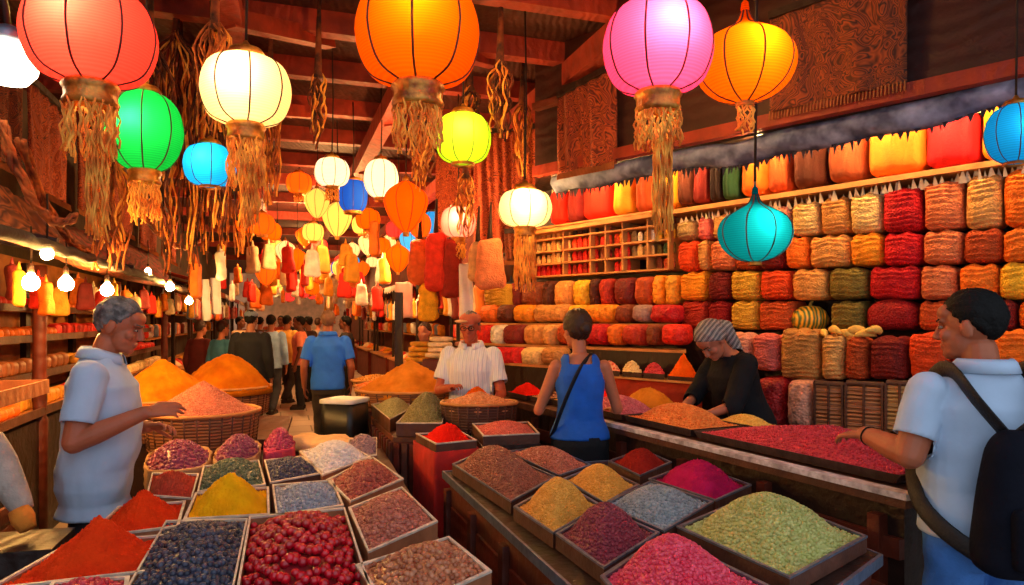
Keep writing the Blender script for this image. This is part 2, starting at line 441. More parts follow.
# ------------------------------------------------------------------ left awnings: gathered dark cloth
def awning(name, label, t0, t1, zlo0, zlo1, zhi0, zhi1, o_lo, o_hi, seed, m):
    nx, ny = 130, 14; g = np.random.RandomState(seed)
    tt = np.linspace(t0, t1, nx)[:, None]; v = np.linspace(0, 1, ny)[None, :]
    f = (tt - t0) / (t1 - t0)
    zl = zlo0 + (zlo1 - zlo0) * f; zh = zhi0 + (zhi1 - zhi0) * f
    ph = 26 * f + 2.2 * v + .9 * np.sin(f * 7 + seed); fold = np.sin(ph * 2.3) * .5 + np.sin(ph * 4.1 + 1) * .3
    z = zl + (zh - zl) * v ** 1.15 + .034 * fold * np.sin(v * 2.6 + .25) - .10 * np.sin(v * math.pi) * (1 + .3 * np.sin(f * 9))
    o = o_lo + (o_hi - o_lo) * v ** .8 + .05 * fold * np.sin(v * 2.6 + .15)
    x = LB[0] + U[0] * tt + V_[0] * o; y = LB[1] + U[1] * tt + V_[1] * o
    V = np.stack([x + 0 * z, y + 0 * z, z], -1).reshape(-1, 3)
    T = thing(name, label, 'awning', tuple(np.array([*Lp((t0 + t1) / 2, o_lo), zlo0])))
    c = MB().add(V, grid(nx, ny)).build('awning_cloth', m, T, True)
    s = c.modifiers.new('s', 'SOLIDIFY'); s.thickness = .012
    e = np.stack([x + 0 * z, y + 0 * z, z], -1)[:, 0]
    MB().tube(e + [0, 0, -.01], .03, 8).build('rolled_hem', pm('hem', (44, 26, 18), .8, .4, 20, .4, 40), T, True)
    for ff in (.12, .5, .93):
        i = int(ff * (nx - 1)); MB().beam((e[i, 0], e[i, 1], e[i, 2] + .02), tuple(np.array([*Lp(tt[i, 0], .05), zlo0 + .3])), .04, .04).build('awning_strut', M_woodd, T)
AWM = mat_stripes('awning_cloth', [(110, 58, 34), (170, 92, 48), (80, 42, 28), (190, 104, 54), (96, 50, 34)], 'X', 2.2, .75, 9)
awning('awning', 'brown gathered cloth awning over the near left stall', -2.6, 2.1, 2.03, 2.04, 2.62, 2.5, 1.35, .72, 2, AWM)
awning('awning', 'dark maroon draped awning farther down the left side', 2.0, 8.2, 2.06, 2.02, 2.52, 2.75, 1.30, .5, 5, mat_stripes('awning_cloth2', [(80, 36, 30), (150, 48, 42), (56, 28, 26), (120, 54, 34)], 'X', 2.4, .75, 9))
# ------------------------------------------------------------------ heaps of beans and powder
_bean = {}
def bean_proto(sx, sy, sz, kind='round'):
    V, Fc = usphere(6, 4); V = V * [sx, sy, sz]
    if kind == 'kidney': V = V + np.c_[np.zeros(len(V)), .35 * sy * (V[:, 0] / sx) ** 2, np.zeros(len(V))]
    return V, Fc
def heap_fn(H, pk, prof, n, seed, nz):
    def f(s, t):
        s2 = s - pk[0] * (1 - np.abs(s)); t2 = t - pk[1] * (1 - np.abs(t))
        r = np.minimum(1, (np.abs(s2) ** n + np.abs(t2) ** n) ** (1. / n))
        if prof == 'cone': h = (np.sqrt((1 - r) ** 2 + .0016) - .04 * r ** 3)
        elif prof == 'dome': h = (1 - r * r)
        else: h = .62 * (1 - r ** 2.2) + .38 * (1 - r)
        edge = np.clip((1 - np.maximum(np.abs(s), np.abs(t))) * 6, 0, 1)
        return H * (h + nz * wob(np.stack([s, t, 0 * s], -1).reshape(-1, 3), 3.2, seed).reshape(s.shape) * edge)
    return f
def quadpt(C, s, t):
    a = ((1 - s) * (1 - t) / 4)[..., None] * C[0] + ((1 + s) * (1 - t) / 4)[..., None] * C[1] + ((1 + s) * (1 + t) / 4)[..., None] * C[2] + ((1 - s) * (1 + t) / 4)[..., None] * C[3]
    return a
def heap_surface(C, z, f, n=44, round_=0.):
    s, t = np.meshgrid(np.linspace(-1, 1, n), np.linspace(-1, 1, n), indexing='ij')
    su, tu = s, t
    if round_:
        su = s * np.sqrt(1 - t * t / 2 * round_); tu = t * np.sqrt(1 - s * s / 2 * round_)
    xy = quadpt(C, su, tu); h = f(s, t)
    return np.concatenate([xy, (z + h)[..., None]], -1).reshape(-1, 3), s, t
def heap(label, cat, C, z, H, m, bean=None, pk=(0, 0), prof='mix', n=2.6, round_=0., nz=.03, seed=None, name='bean_heap', seat=.05, dens=1., kind='round', squash=.9, mul=1.04):
    """C: four plan corners. bean = bean length (m) for loose beans, None for powder"""
    global HEAPN
    HEAPN += 1; seed = seed or HEAPN * 13
    C = np.asarray(C, float)[:, :2]
    f = heap_fn(H, pk, prof, n, seed, nz); g = np.random.RandomState(seed); m_ = MB()
    nn = 72 if bean is None else 36
    S, s, t = heap_surface(C, z, f, nn, round_)
    if bean is None: S[:, 2] += .0035 * g.normal(size=len(S)) + .006 * wob(S, 40, seed)
    m_.add(S, grid(nn, nn))
    # skirt and underside close the heap
    ring = [i * nn for i in range(nn)] + [(nn - 1) * nn + j for j in range(1, nn)] + [i * nn + nn - 1 for i in range(nn - 2, -1, -1)] + [j for j in range(nn - 2, 0, -1)]
    B = S[ring].copy(); B[:, 2] = z - seat; k = len(ring); c = np.array([[*B[:, :2].mean(0), z - seat]])
    m_.add(np.concatenate([S[ring], B, c]), np.array([[i, (i + 1) % k, k + (i + 1) % k, k + i] for i in range(k)] + [[k + i, k + (i + 1) % k, 2 * k, 2 * k] for i in range(k)]))
    if bean:
        e1 = np.linalg.norm(C[1] - C[0]) + np.linalg.norm(C[2] - C[3]); e2 = np.linalg.norm(C[3] - C[0]) + np.linalg.norm(C[2] - C[1])
        n1 = max(6, int(e1 / 2 / bean * mul * dens)); n2 = max(6, int(e2 / 2 / bean * mul * dens))
        ss, tt = np.meshgrid((np.arange(n1) + .5) / n1 * 2 - 1, (np.arange(n2) + .5) / n2 * 2 - 1, indexing='ij')
        ss = np.clip(ss + g.uniform(-.8, .8, ss.shape) / n1, -.985, .985).ravel(); tt = np.clip(tt + g.uniform(-.8, .8, tt.shape) / n2, -.985, .985).ravel()
        su, tu = (ss * np.sqrt(1 - tt * tt / 2 * round_), tt * np.sqrt(1 - ss * ss / 2 * round_)) if round_ else (ss, tt)
        pts = np.concatenate([quadpt(C, su, tu), (z + f(ss, tt))[:, None]], -1)
        pts[:, 2] += g.uniform(-.02, .22, len(pts)) * bean
        V0, F0 = bean_proto(bean * .53, bean * .53 * squash, bean * .5 * squash, kind)
        N_ = len(pts); yaw = g.uniform(0, 6.28, N_); pit = g.uniform(-.6, .6, N_); sc = g.uniform(.85, 1.15, N_)
        cy, sy, cp, sp = np.cos(yaw), np.sin(yaw), np.cos(pit), np.sin(pit)
        R = np.zeros((N_, 3, 3)); R[:, 0, 0] = cy * cp; R[:, 0, 1] = -sy; R[:, 0, 2] = cy * sp; R[:, 1, 0] = sy * cp; R[:, 1, 1] = cy; R[:, 1, 2] = sy * sp; R[:, 2, 0] = -sp; R[:, 2, 2] = cp
        VV = np.einsum('nij,vj->nvi', R, V0) * sc[:, None, None] + pts[:, None, :]
        FF = F0[None] + (np.arange(N_) * len(V0))[:, None, None]
        m_.add(VV.reshape(-1, 3), FF.reshape(-1, F0.shape[1]))
    o = m_.build(name, m, smooth=True)
    return tag(o, label, cat, kind='stuff'), f
HEAPN = 0
M_box = pm('bin_wood', (150, 92, 58), .65, .4, 9, .4, 45, wave=('X', 3, 6))
M_boxd = pm('bin_wood_dark', (86, 48, 34), .6, .4, 9, .4, 45, wave=('X', 3, 6))
M_rim = pm('worn_pale_rim', (196, 178, 160), .6, .35, 25, .3, 60)
M_steel = pm('grey_metal', (112, 122, 140), .38, .4, 20, .25, 50, metal=.6)
def shrink(C, d):
    C = np.asarray(C, float)[:, :2]; c = C.mean(0); return C + (c - C) * d
def bin_box(label, C, z, depth, m=None, rim=None, th=.010, name='wooden_bin'):
    m = m or M_box; rim = rim or M_rim
    C = shrink(C, .009); c = C.mean(0); In = C + np.array([unit(c - q) * th * 1.5 for q in C])
    T = thing(name, label, 'bin', (*c, z - depth))
    for i in range(4):
        j = (i + 1) % 4
        MB().prism([C[i], C[j], In[j], In[i]], z - depth, z).build('side_panel', m, T)
    MB().prism(In, z - depth, z - depth + .012).build('bottom', m, T)
    r = MB(); O = C + (C - c) * .008
    for i in range(4):
        j = (i + 1) % 4; r.prism([O[i], O[j], In[j], In[i]], z + .001, z + .008)
    r.build('rim_strip', rim, T)
    return In
def px4(z, *pp): return [Q(x, y, z)[:2] for x, y in pp]
def bin_heap(blabel, hlabel, z, pp, H, m, bean, depth=.15, bm=None, rim=None, **kw):
    C = px4(z, *pp); In = bin_box(blabel, C, z, depth, bm, rim)
    I2 = shrink(In, .008)
    return heap(hlabel, 'spice' if bean is None else 'beans', I2, z - .006, H * (1.25 if z == ZL else 1), m, bean, seat=min(depth - .034, .1), name='spice_heap' if bean is None else 'bean_heap', **kw)

# --- bean / powder materials
def beanm(name, a, b, rough=.4, spec=.4): return pm(name, a, rough, .2, 30, .2, 160, c2=b, island=True, spec=spec)
def powm(name, a, b=None): return pm(name, a, .95, .22, 10, .5, 130, c2=b, spec=.1)
B_blue = beanm('blueberry', (30, 34, 50), (64, 70, 92)); B_nut = beanm('hazelnut', (150, 78, 48), (196, 128, 92), .35)
B_brown = beanm('brown_bean', (150, 74, 54), (190, 112, 92)); B_red = beanm('red_bean', (140, 52, 40), (186, 92, 72))
B_grey = beanm('grey_seed', (118, 124, 138), (160, 166, 178)); B_green = beanm('green_lentil', (58, 76, 56), (98, 112, 84))
B_navy = beanm('black_bean', (30, 36, 62), (60, 66, 96)); B_white = beanm('white_bean', (236, 226, 216), (214, 206, 200))
B_purp = beanm('purple_bean', (110, 34, 62), (160, 70, 104)); B_pig = beanm('pale_green_pistachio', (160, 160, 82), (190, 186, 116), .5)
B_pink = beanm('pink_red_bean', (206, 36, 66), (236, 84, 110)); B_mar = beanm('maroon_bean', (112, 28, 44), (146, 54, 66))
B_slate = beanm('slate_seed', (112, 124, 132), (156, 164, 168)); B_gold = beanm('golden_seed', (208, 140, 38), (226, 166, 72), .6)
B_coc = beanm('cocoa_bean', (126, 62, 42), (166, 98, 72)); B_rose = beanm('dusty_pink_bean', (190, 76, 96), (216, 120, 128), .5)
B_orng = beanm('orange_piece', (226, 110, 36), (240, 150, 70), .6); B_crim = beanm('crimson_bean', (190, 34, 48), (218, 72, 84), .5)
B_sage = beanm('sage_seed', (128, 122, 70), (160, 150, 98)); B_salm = beanm('salmon_seed', (200, 104, 74), (222, 146, 112), .7)
P_or = powm('orange_red_powder', (226, 60, 14), (206, 46, 10)); P_yel = powm('yellow_powder', (240, 178, 14), (228, 156, 8))
P_gold = powm('golden_powder', (204, 118, 10), (188, 98, 8)); P_mag = powm('magenta_powder', (178, 24, 84), (150, 16, 66))
P_dred = powm('dark_red_powder', (150, 36, 26), (128, 28, 22)); P_scar = powm('scarlet_powder', (240, 34, 16), (220, 26, 12))
P_tan = powm('tan_powder', (214, 134, 42), (196, 116, 30)); P_brick = powm('brick_powder', (190, 72, 50), (172, 60, 44))
P_orn = powm('bright_orange_powder', (240, 100, 16), (228, 84, 10))

# ------------------------------------------------------------------ left display of bins
ZL = .90
def plan_prism(T, nm, poly, z0, z1, m): return MB().prism(poly, z0, z1).build(nm, m, T)
T = thing('display_stand', 'low dark wooden stand carrying the rows of bins at the front left', 'stand', (-1.0, 3.0, 0))
lp = [(-1.63, 1.50), (.08, 1.60), (-.10, 2.25), (-.93, 5.0), (-2.15, 4.9), (-1.60, 2.9)]
plan_prism(T, 'carcass', shrink(lp, .03), 0, .70, M_woodd)
plan_prism(T, 'top_board', lp, .70, .735, M_boxd)
BZ = .15
CH = px4(ZL, (234, 604), (373, 596), (345, 509), (249, 518))
inn = bin_box('pale-rimmed bin full of glossy red cherries', CH, ZL, BZ)
I2 = shrink(inn, .02)
fch = heap_fn(.095, (0, .1), 'dome', 2.6, 5, .03)
S, s, t = heap_surface(np.asarray(I2), ZL - .032, fch, 30)
mb = MB().add(S, grid(30, 30)); mb.prism(shrink(I2, .01), ZL - .12, ZL - .055)
tag(mb.build('cherry_heap', pm('cherry_under', (120, 10, 20), .5, .2), smooth=True), 'packed red cherries under the loose top layer in the cherry bin', 'cherries', kind='stuff')
CM = pm('cherry', (206, 14, 34), .22, .25, 30, .05, 30, c2=(150, 8, 26), island=False, spec=.5)
cv = MB().ell((0, 0, 0), (.0145, .0145, .0138), seg=12, rings=8)
c0 = None; g = np.random.RandomState(4)
n1, n2 = 17, 17
for i in range(n1):
    for j in range(n2):
        a = -1 + 2 * (i + .5 + .5 * (j % 2) * .9) / (n1 + .5) + g.uniform(-.035, .035); b = -1 + 2 * (j + .5) / n2 + g.uniform(-.04, .04)
        if abs(a) > .97: continue
        p = quadpt(np.asarray(I2), np.array(a), np.array(b)); z = ZL - .032 + float(fch(np.array([[a]]), np.array([[b]]))[0, 0]) + .010 + g.uniform(-.006, .012)
        if c0 is None:
            c0 = cv.build('cherry', CM, local=True, smooth=True); o = c0
            tag(o, 'glossy red cherry in the pale-rimmed bin at the front', 'cherry', 'cherries in the front bin')
        else:
            o = c0.copy(); COL.objects.link(o)
        o.location = (p[0], p[1], z); o.rotation_euler = (g.uniform(0, 6), g.uniform(0, 6), 0); k = g.uniform(.9, 1.12); o.scale = (k, k, k)
bin_heap('wooden bin of blue-black berries left of the cherry bin', 'blue-black berries heaped left of the cherries', ZL, [(118, 604), (231, 604), (248, 520), (166, 522)], .055, B_blue, .021, BZ, squash=.95, prof='dome')
bin_heap('wooden bin of roasted hazelnuts, nearest bin right of the cherries', 'roasted brown hazelnuts in the nearest bin right of the cherries', ZL, [(392, 618), (492, 573), (449, 538), (355, 567)], .05, B_nut, .021, BZ, prof='dome', squash=.9)
bin_heap('wooden bin of brown beans behind the hazelnut bin', 'brown beans heaped behind the hazelnuts', ZL, [(368, 554), (438, 523), (402, 488), (348, 509)], .05, B_brown, .018, .14, prof='dome')
bin_heap('wooden bin of reddish beans behind the brown bean bin', 'reddish beans between the white beans and the brown beans', ZL, [(350, 503), (404, 480), (373, 458), (326, 481)], .055, B_red, .019, .13, prof='dome')
bin_heap('bin of grey seeds directly behind the cherry bin', 'small grey seeds directly behind the cherries', ZL, [(276, 517), (344, 507), (333, 481), (272, 486)], .035, B_grey, .016, .12, prof='dome', rim=M_rim)
bin_heap('bin of yellow turmeric powder behind the blue-black berries', 'bright yellow turmeric heap behind the blue-black berries', ZL, [(183, 521), (270, 516), (269, 488), (195, 494)], .10, P_yel, None, .12, nz=.10, n=2.2, prof='mix')
bin_heap('bin of dark green lentils behind the turmeric', 'dark green lentils behind the yellow turmeric', ZL, [(197, 493), (266, 486), (259, 461), (203, 467)], .06, B_green, .019, .12, prof='dome')
bin_heap('dark bin of blue-black beans behind the grey seeds', 'blue-black beans between the green lentils and the white beans', ZL, [(270, 484), (324, 474), (302, 457), (264, 461)], .035, B_navy, .019, .13, prof='dome', bm=M_boxd)
bin_heap('bin of white beans at the back of the front left display', 'white beans heaped behind the grey seeds', ZL, [(322, 477), (371, 458), (345, 443), (299, 452)], .06, B_white, .022, .12, prof='dome')
bin_heap('bin of fine brick-red powder beside the man in the pale polo', 'fine brick-red heap beside the man in the pale polo', ZL, [(146, 497), (192, 500), (199, 475), (152, 474)], .05, P_brick, None, .12, prof='dome')
bin_heap('bin holding the smaller orange-red paprika heap, behind the larger', 'smaller orange-red paprika heap touching the pale shirt hem', ZL, [(84, 540), (179, 528), (186, 502), (118, 508)], .095, P_or, None, .12, nz=.05, n=2.0, prof='cone')
bin_heap('bin holding the large orange-red paprika heap at the front', 'large orange-red paprika heap at the front left', ZL, [(-15, 592), (150, 573), (166, 536), (70, 544)], .11, P_or, None, .12, nz=.04, n=2.0, prof='cone', pk=(.0, .1))
bin_heap('pale-rimmed bin of dried cranberries in the front left corner', 'dark pink dried cranberries in the front left corner', ZL, [(30, 612), (126, 604), (130, 578), (52, 584)], .03, B_crim, .018, .12, prof='dome')
# sacks of purple beans behind
def sack(label, c, rx, ry, h, rz, m, name='sack', seed=1, cat='sack'):
    V, Fc = rbox((rx, ry, h / 2), .09, (10, 10, 6)); V = V + .02 * wob(V, 7, seed)[:, None] * unit([1, 1, .6])
    V[:, 2] -= V[:, 2].min()
    o = MB().add(V, Fc, rot3(rz, 'Z'), c).build(name, m, smooth=True, origin=c); return tag(o, label, cat)
JUTE = pm('sackcloth', (176, 132, 92), .95, .3, 20, .6, 180); PINKC = pm('pink_cloth', (190, 60, 84), .9, .3, 20, .5, 90)
ZS = .74
for (pp, H, m, bl, hl, sd) in (
    ([(142, 474), (206, 470), (214, 447), (150, 450)], .10, B_purp, 'jute sack of purple beans behind the brick-red powder', 'purple beans heaped behind the brick-red powder', 3),
    ([(212, 467), (258, 459), (262, 441), (218, 446)], .10, B_purp, 'jute sack of purple beans behind the green lentils', 'purple beans heaped behind the green lentils', 4),
    ([(263, 455), (297, 449), (290, 433), (266, 438)], .09, beanm('magenta_bean', (150, 30, 70), (190, 66, 110)), 'pinkish sack of magenta beans behind the blue-black beans', 'magenta beans heaped behind the blue-black beans', 5)):
    C = np.array(px4(ZL, *pp)); c = C.mean(0)
    Cr = shrink(C, .0); rx = np.linalg.norm(C[1] - C[0]) / 2; ry = np.linalg.norm(C[3] - C[0]) / 2
    mb = MB(); n = 40; th = np.linspace(0, 2 * math.pi, n, endpoint=False)
    sx, sy = np.cos(th), np.sin(th); k = np.maximum(np.abs(sx), np.abs(sy)) ** .55
    prof = [(.86, ZS), (.99, ZS + .03), (1.04, ZS + .09), (1.01, ZL - .02), (1.03, ZL), (1.0, ZL + .012), (.95, ZL - .01), (.9, ZS + .05)]
    V = np.concatenate([np.c_[quadpt(C, sx / k * r, sy / k * r) + .006 * np.sin(th * 9 + i)[:, None], np.full(n, z)] for i, (r, z) in enumerate(prof)])
    Fc = np.array([[i * n + j, i * n + (j + 1) % n, (i + 1) * n + (j + 1) % n, (i + 1) * n + j] for i in range(len(prof) - 1) for j in range(n)])
    tag(mb.add(V, Fc).build('sack', PINKC if sd == 5 else JUTE, smooth=True), bl, 'sack')
    heap(hl, 'beans', shrink(C, .07), ZL - .01, H, m, .021, prof='dome', round_=.5, kind='kidney', seat=.04)
# beige cloth and small mixed heap at the back
V, Fc = rbox((.30, .14, .05), .045, (14, 10, 4)); V = V + .015 * wob(V, 14, 3)[:, None]; V[:, 2] -= V[:, 2].min()
c = Q(318, 437, .88); tag(MB().add(V, Fc, rot3(-.35, 'Z'), (c[0], c[1] + .18, .735)).build('folded_sackcloth', pm('beige_cloth', (222, 180, 132), .9, .25, 14, .5, 60), smooth=True), 'folded beige sackcloth behind the white beans', 'cloth')
C = px4(.86, (343, 460), (377, 456), (377, 438), (349, 440))
bin_box('small bin of mixed grey-pink seeds beside the panelled counter', C, .86, .12)
heap('mixed grey-pink seeds beside the panelled counter', 'beans', shrink(C, .05), .85, .08, beanm('mixed_seed', (120, 96, 110), (178, 140, 140)), .018, prof='dome')

# ------------------------------------------------------------------ wicker baskets with cones
M_wick = mat_stripes('wicker', [(74, 38, 20), (150, 88, 46), (96, 52, 28), (168, 104, 56)], 'Z', 16, .7, 1.5)
def basket(label, c, r, h, z, lobes=10, sq=1., name='wicker_basket', m=None, seg=60):
    T = thing(name, label, 'basket', (c[0], c[1], z - h))
    pr = []
    nr = max(5, int(h / .022)) * 2
    for i in range(nr + 1): pr.append((r * (.93 + .07 * i / nr) + (.006 if i % 2 else 0), i / nr * h))
    pr += [(r * .96, h), (r * .9, h * .3)]
    MB().lathe(pr, seg, (0, 0, 0), lobes, .035, sq, close=True).build('basket_body', m or M_wick, T, True, local=True)
    mb = MB(); th = np.linspace(0, 2 * math.pi, 49); k = 1.01 + .035 * np.abs(np.sin(th * lobes / 2))
    mb.tube(np.c_[r * k * np.cos(th), r * k * np.sin(th) * sq, np.full(49, h)], .012, 6, False); mb.build('basket_rim', M_pale, T, True, local=True)
    mb = MB()
    for i in range(lobes * 3):
        a = 2 * math.pi * i / (lobes * 3); k = 1 + .035 * abs(math.sin(a * lobes / 2)); mb.tube([(r * .935 * k * math.cos(a), r * .935 * k * math.sin(a) * sq, .0), (r * 1.01 * k * math.cos(a), r * 1.01 * k * math.sin(a) * sq, h)], .006, 5)
    mb.build('stakes', M_boxd, T, True, local=True)
def cone_in(label, c, r, z, H, m, sq=1., bean=None, **kw):
    C = [(c[0] - r, c[1] - r * sq), (c[0] + r, c[1] - r * sq), (c[0] + r, c[1] + r * sq), (c[0] - r, c[1] + r * sq)]
    kw.setdefault('n', 2.0); kw.setdefault('prof', 'cone')
    return heap(label, 'spice', C, z - .01, H, m, bean, round_=1., seat=.05, name='spice_cone', **kw)
def cone_fn_disc(): pass
Yb = 4.55
c = P(203, 0, Yb)[:2]
T = thing('display_stand', 'dark plank stand under the wicker basket and golden cones', 'stand', (-2.2, 5.2, 0))
plan_prism(T, 'carcass', [(-2.75, 4.95), (-1.62, 4.95), (-1.95, 6.1), (-3.2, 6.1)], 0, .78, M_woodd)
plan_prism(T, 'top_board', [(-2.8, 4.92), (-1.6, 4.92), (-1.93, 6.15), (-3.25, 6.15)], .78, .81, M_boxd)
basket('round wicker basket carrying the salmon-pink seed cone', c, .335, .24, 1.06)
cone_in('salmon-pink seed cone in the round wicker basket', c, .335, 1.06, .20, B_salm, bean=.011, squash=.9)
# stand stub under that basket
T = thing('crate', 'dark crate propping the round wicker basket of salmon-pink seeds', 'crate', (c[0], c[1], .735))
MB().box((c[0], c[1], .777), (.25, .2, .04)).build('crate_body', M_boxd, T)
for i in range(3): MB().box((c[0], c[1] - .207, .748 + i * .027), (.25, .006, .009)).build('slat', M_box, T)
Y = 5.45; c = P(163, 0, Y)[:2]
basket('wide wicker basket of the nearer golden spice cone', c, .42, .24, 1.05)
cone_in('nearer golden spice cone, left of the other', c, .45, 1.05, .315, P_gold)
c = P(211, 0, 5.95)[:2] + [0.02, .28]
basket('wide wicker basket of the farther golden spice cone', c, .36, .24, 1.06)
cone_in('farther golden spice cone beside the man in dark clothes', c, .385, 1.06, .305, P_gold, prof='mix')

# ------------------------------------------------------------------ panelled counter at the front right
ZC = .88
CP = [np.array(p) for p in [(.44, 1.42), (-.365, 3.80), (.69, 4.13), (.92, 3.78), (1.29, 2.46), (.87, 2.03)]]
T = thing('panelled_counter', 'dark red panelled wooden counter with blue-grey metal edge at the front', 'counter', (.4, 2.9, 0))
plan_prism(T, 'carcass', shrink(CP, .03), 0, .795, M_wood)
plan_prism(T, 'worktop', CP, .795, .825, M_woodd)
mb = MB(); n = len(CP); Ou = shrink(CP, -.016)
for i in range(n):
    j = (i + 1) % n; mb.prism([Ou[i], Ou[j], CP[j], CP[i]], .79, .8285)
mb.build('metal_edge', M_steel, T)
a, b = CP[0], CP[1]; L_ = np.linalg.norm(b - a); d = unit(b - a); nrm = np.array([-d[1], d[0]])
mb_n = -nrm if np.dot(nrm, a) > 0 and nrm[0] > 0 else nrm
sh = lambda p: p + (np.mean(CP, 0) - p) * .03
for i in range(6):
    p = sh(a + d * (L_ * i / 5)); MB().box((p[0], p[1], .37), (.035, .03, .37), math.atan2(d[1], d[0]), .008).build('pilaster', M_wood, T)
for i in range(5):
    p0 = sh(a + d * (L_ * (i + .14) / 5)); p1 = sh(a + d * (L_ * (i + .86) / 5))
    MB().beam((*p0, .40), (*p1, .40), .52, .024, up=(nrm[0], nrm[1], 0)).build('panel', pm('panel_wood', (120, 44, 24), .45, .4, 6, .4, 30, wave=('Z', 4, 5)), T)
a, b = CP[3], CP[4]
for i in range(3):
    p0 = sh(a + (b - a) * (i + .1) / 3); p1 = sh(a + (b - a) * (i + .9) / 3); MB().beam((*p0, .40), (*p1, .40), .5, .024, up=(1, .2, 0)).build('panel', M_wood, T)
a, b = CP[4], CP[5]
MB().beam((*sh(a + (b - a) * .15), .40), (*sh(a + (b - a) * .85), .40), .5, .024, up=(.7, -.7, 0)).build('panel', M_wood, T)
for p in (CP[4], CP[5]):
    q = sh(p); MB().box((q[0], q[1], .36), (.045, .045, .36), .3, .01).build('corner_post', M_wood, T)
D_ = .05
G = [('cocoa-brown beans at the far left corner of the front counter', 'far left bin of the front counter, holding cocoa-brown beans', [(511, 503), (557, 478), (489, 449), (452, 465)], .09, B_coc, .014, dict(prof='dome', pk=(-.1, .1))),
     ('cocoa-brown beans behind the golden seeds, nearest the woman in blue', 'back bin of cocoa-brown beans nearest the woman in blue', [(559, 477), (592, 466), (549, 447), (506, 452)], .05, B_brown, .014, dict(prof='dome')),
     ('golden seed heap at the left edge of the front counter', 'bin under the golden seeds at the counter edge', [(553, 535), (603, 507), (560, 482), (513, 508)], .095, B_gold, .010, dict(prof='mix', pk=(-.05, -.05))),
     ('golden seed heap between the magenta powder and the cocoa-brown beans', 'bin under the farther golden seeds', [(605, 505), (640, 486), (597, 466), (562, 480)], .07, B_gold, .010, dict(prof='mix')),
     ('slate-grey seeds in the middle of the front counter', 'bin of slate-grey seeds in the middle of the counter', [(664, 533), (714, 503), (650, 482), (602, 506)], .05, B_slate, .0145, dict(prof='dome')),
     ('maroon beans between the golden seeds and the pink-red beans', 'bin of maroon beans at the counter edge', [(604, 570), (660, 534), (602, 508), (555, 535)], .09, B_mar, .013, dict(prof='mix')),
     ('pink-red beans nearest the viewer on the front counter', 'nearest bin of the front counter, of pink-red beans', [(690, 690), (775, 590), (664, 536), (600, 578)], .11, B_pink, .0145, dict(prof='mix', pk=(-.1, .15))),
     ('magenta powder heap beside the slate-grey seeds', 'bin of magenta powder beside the slate-grey seeds', [(716, 502), (752, 486), (692, 464), (648, 480)], .085, P_mag, None, dict(prof='mix', nz=.04)),
     ('dark red powder heap at the back of the front counter', 'back bin of dark red powder on the front counter', [(640, 477), (672, 463), (642, 450), (608, 462)], .06, P_dred, None, dict(prof='mix')),
     ('pale green pistachio heap at the right end of the front counter', 'wide bin of pale green pistachios at the counter end', [(790, 580), (868, 538), (757, 494), (676, 528)], .10, B_pig, .0150, dict(prof='mix', pk=(0, .05)))]
for hl, bl, pp, H, m, be, kw in G:
    bin_heap(bl, hl, ZC, pp, H * 1.3, m, be, D_, M_boxd, M_steel, **kw)

# ------------------------------------------------------------------ long back counter
BA, BD = np.array([.065, 5.70]), unit(np.array([1.42, -3.02])); BN = np.array([-BD[1], BD[0]]); BN = BN if BN[0] > 0 else -BN
def B(s, o): return BA + BD * s + BN * o
ZB = .98; BL = 3.36
T = thing('back_counter', 'long dark counter with a white worn edge in front of the stacked goods', 'counter', (*B(1.6, .3), 0))
plan_prism(T, 'carcass', [B(-.41, .04), B(BL - .04, .05), B(BL - .04, .66), B(.8, .66), B(.4, .58), B(0, .42), B(-.41, .28)], 0, ZB - .05, M_woodd)
plan_prism(T, 'worktop', [B(-.45, 0), B(BL, 0), B(BL, .70), B(.8, .70), B(.4, .62), B(0, .45), B(-.45, .31)], ZB - .05, ZB, M_boxd)
plan_prism(T, 'white_edge', [B(.72, -.012), B(BL + .012, -.012), B(BL + .012, .055), B(.72, .055)], ZB - .014, ZB + .010, pm('chipped_white', (206, 200, 204), .55, .3, 26, .4, 40, c2=(156, 146, 150)))
for i in range(7):
    q = B(-.38 + i * .6, .03); MB().box((*q, .44), (.03, .03, .44), math.atan2(BD[1], BD[0]), .006).build('post', M_wood, T)
plan_prism(T, 'rail', [B(-.41, .02), B(BL - .04, .02), B(BL - .04, .05), B(-.41, .05)], .72, .80, M_wood)
TR_ = pm('tray_metal', (70, 52, 48), .45, .4, 20, .3, 50, metal=.4)
def tray(label, hl, s0, s1, o0, o1, H, m, bean, h=.04, tm=None, z=None, C=None, **kw):
    z = z or ZB + .013
    C = C or [B(s0, o0), B(s1, o0), B(s1, o1), B(s0, o1)]; C = shrink(C, .01); c = C.mean(0)
    T = thing('tray', label, 'tray', (*c, z)); Bt = shrink(C, .05); n = 4
    MB().prism(Bt, z, z + .008).build('bottom', tm or TR_, T)
    mb = MB(); V = []
    for i in range(4): V += [[*C[i], z + h], [*Bt[i], z + .002], [*(C[i] + (c - C[i]) * .02), z + h], [*(Bt[i] + (c - Bt[i]) * .02), z + .002]]
    Fc = []
    for i in range(4):
        j = (i + 1) % 4; Fc += [[4 * i, 4 * j, 4 * j + 1, 4 * i + 1], [4 * i + 2, 4 * j + 2, 4 * j + 3, 4 * i + 3], [4 * i, 4 * j, 4 * j + 2, 4 * i + 2]]
    mb.add(V, np.array(Fc)).build('sloped_rim', tm or TR_, T)
    if hl: heap(hl, 'spice' if bean is None else 'beans', shrink(C, .07), z + h - .008, H, m, bean, seat=.02, name='spice_heap' if bean is None else 'bean_heap', **kw)
tray('long dark tray of crimson beans under the hand of the man with the backpack', 'crimson beans heaped at the near end of the back counter', 2.02, 3.28, .09, .46, .125, B_crim, .0135, prof='mix', pk=(.35, 0))
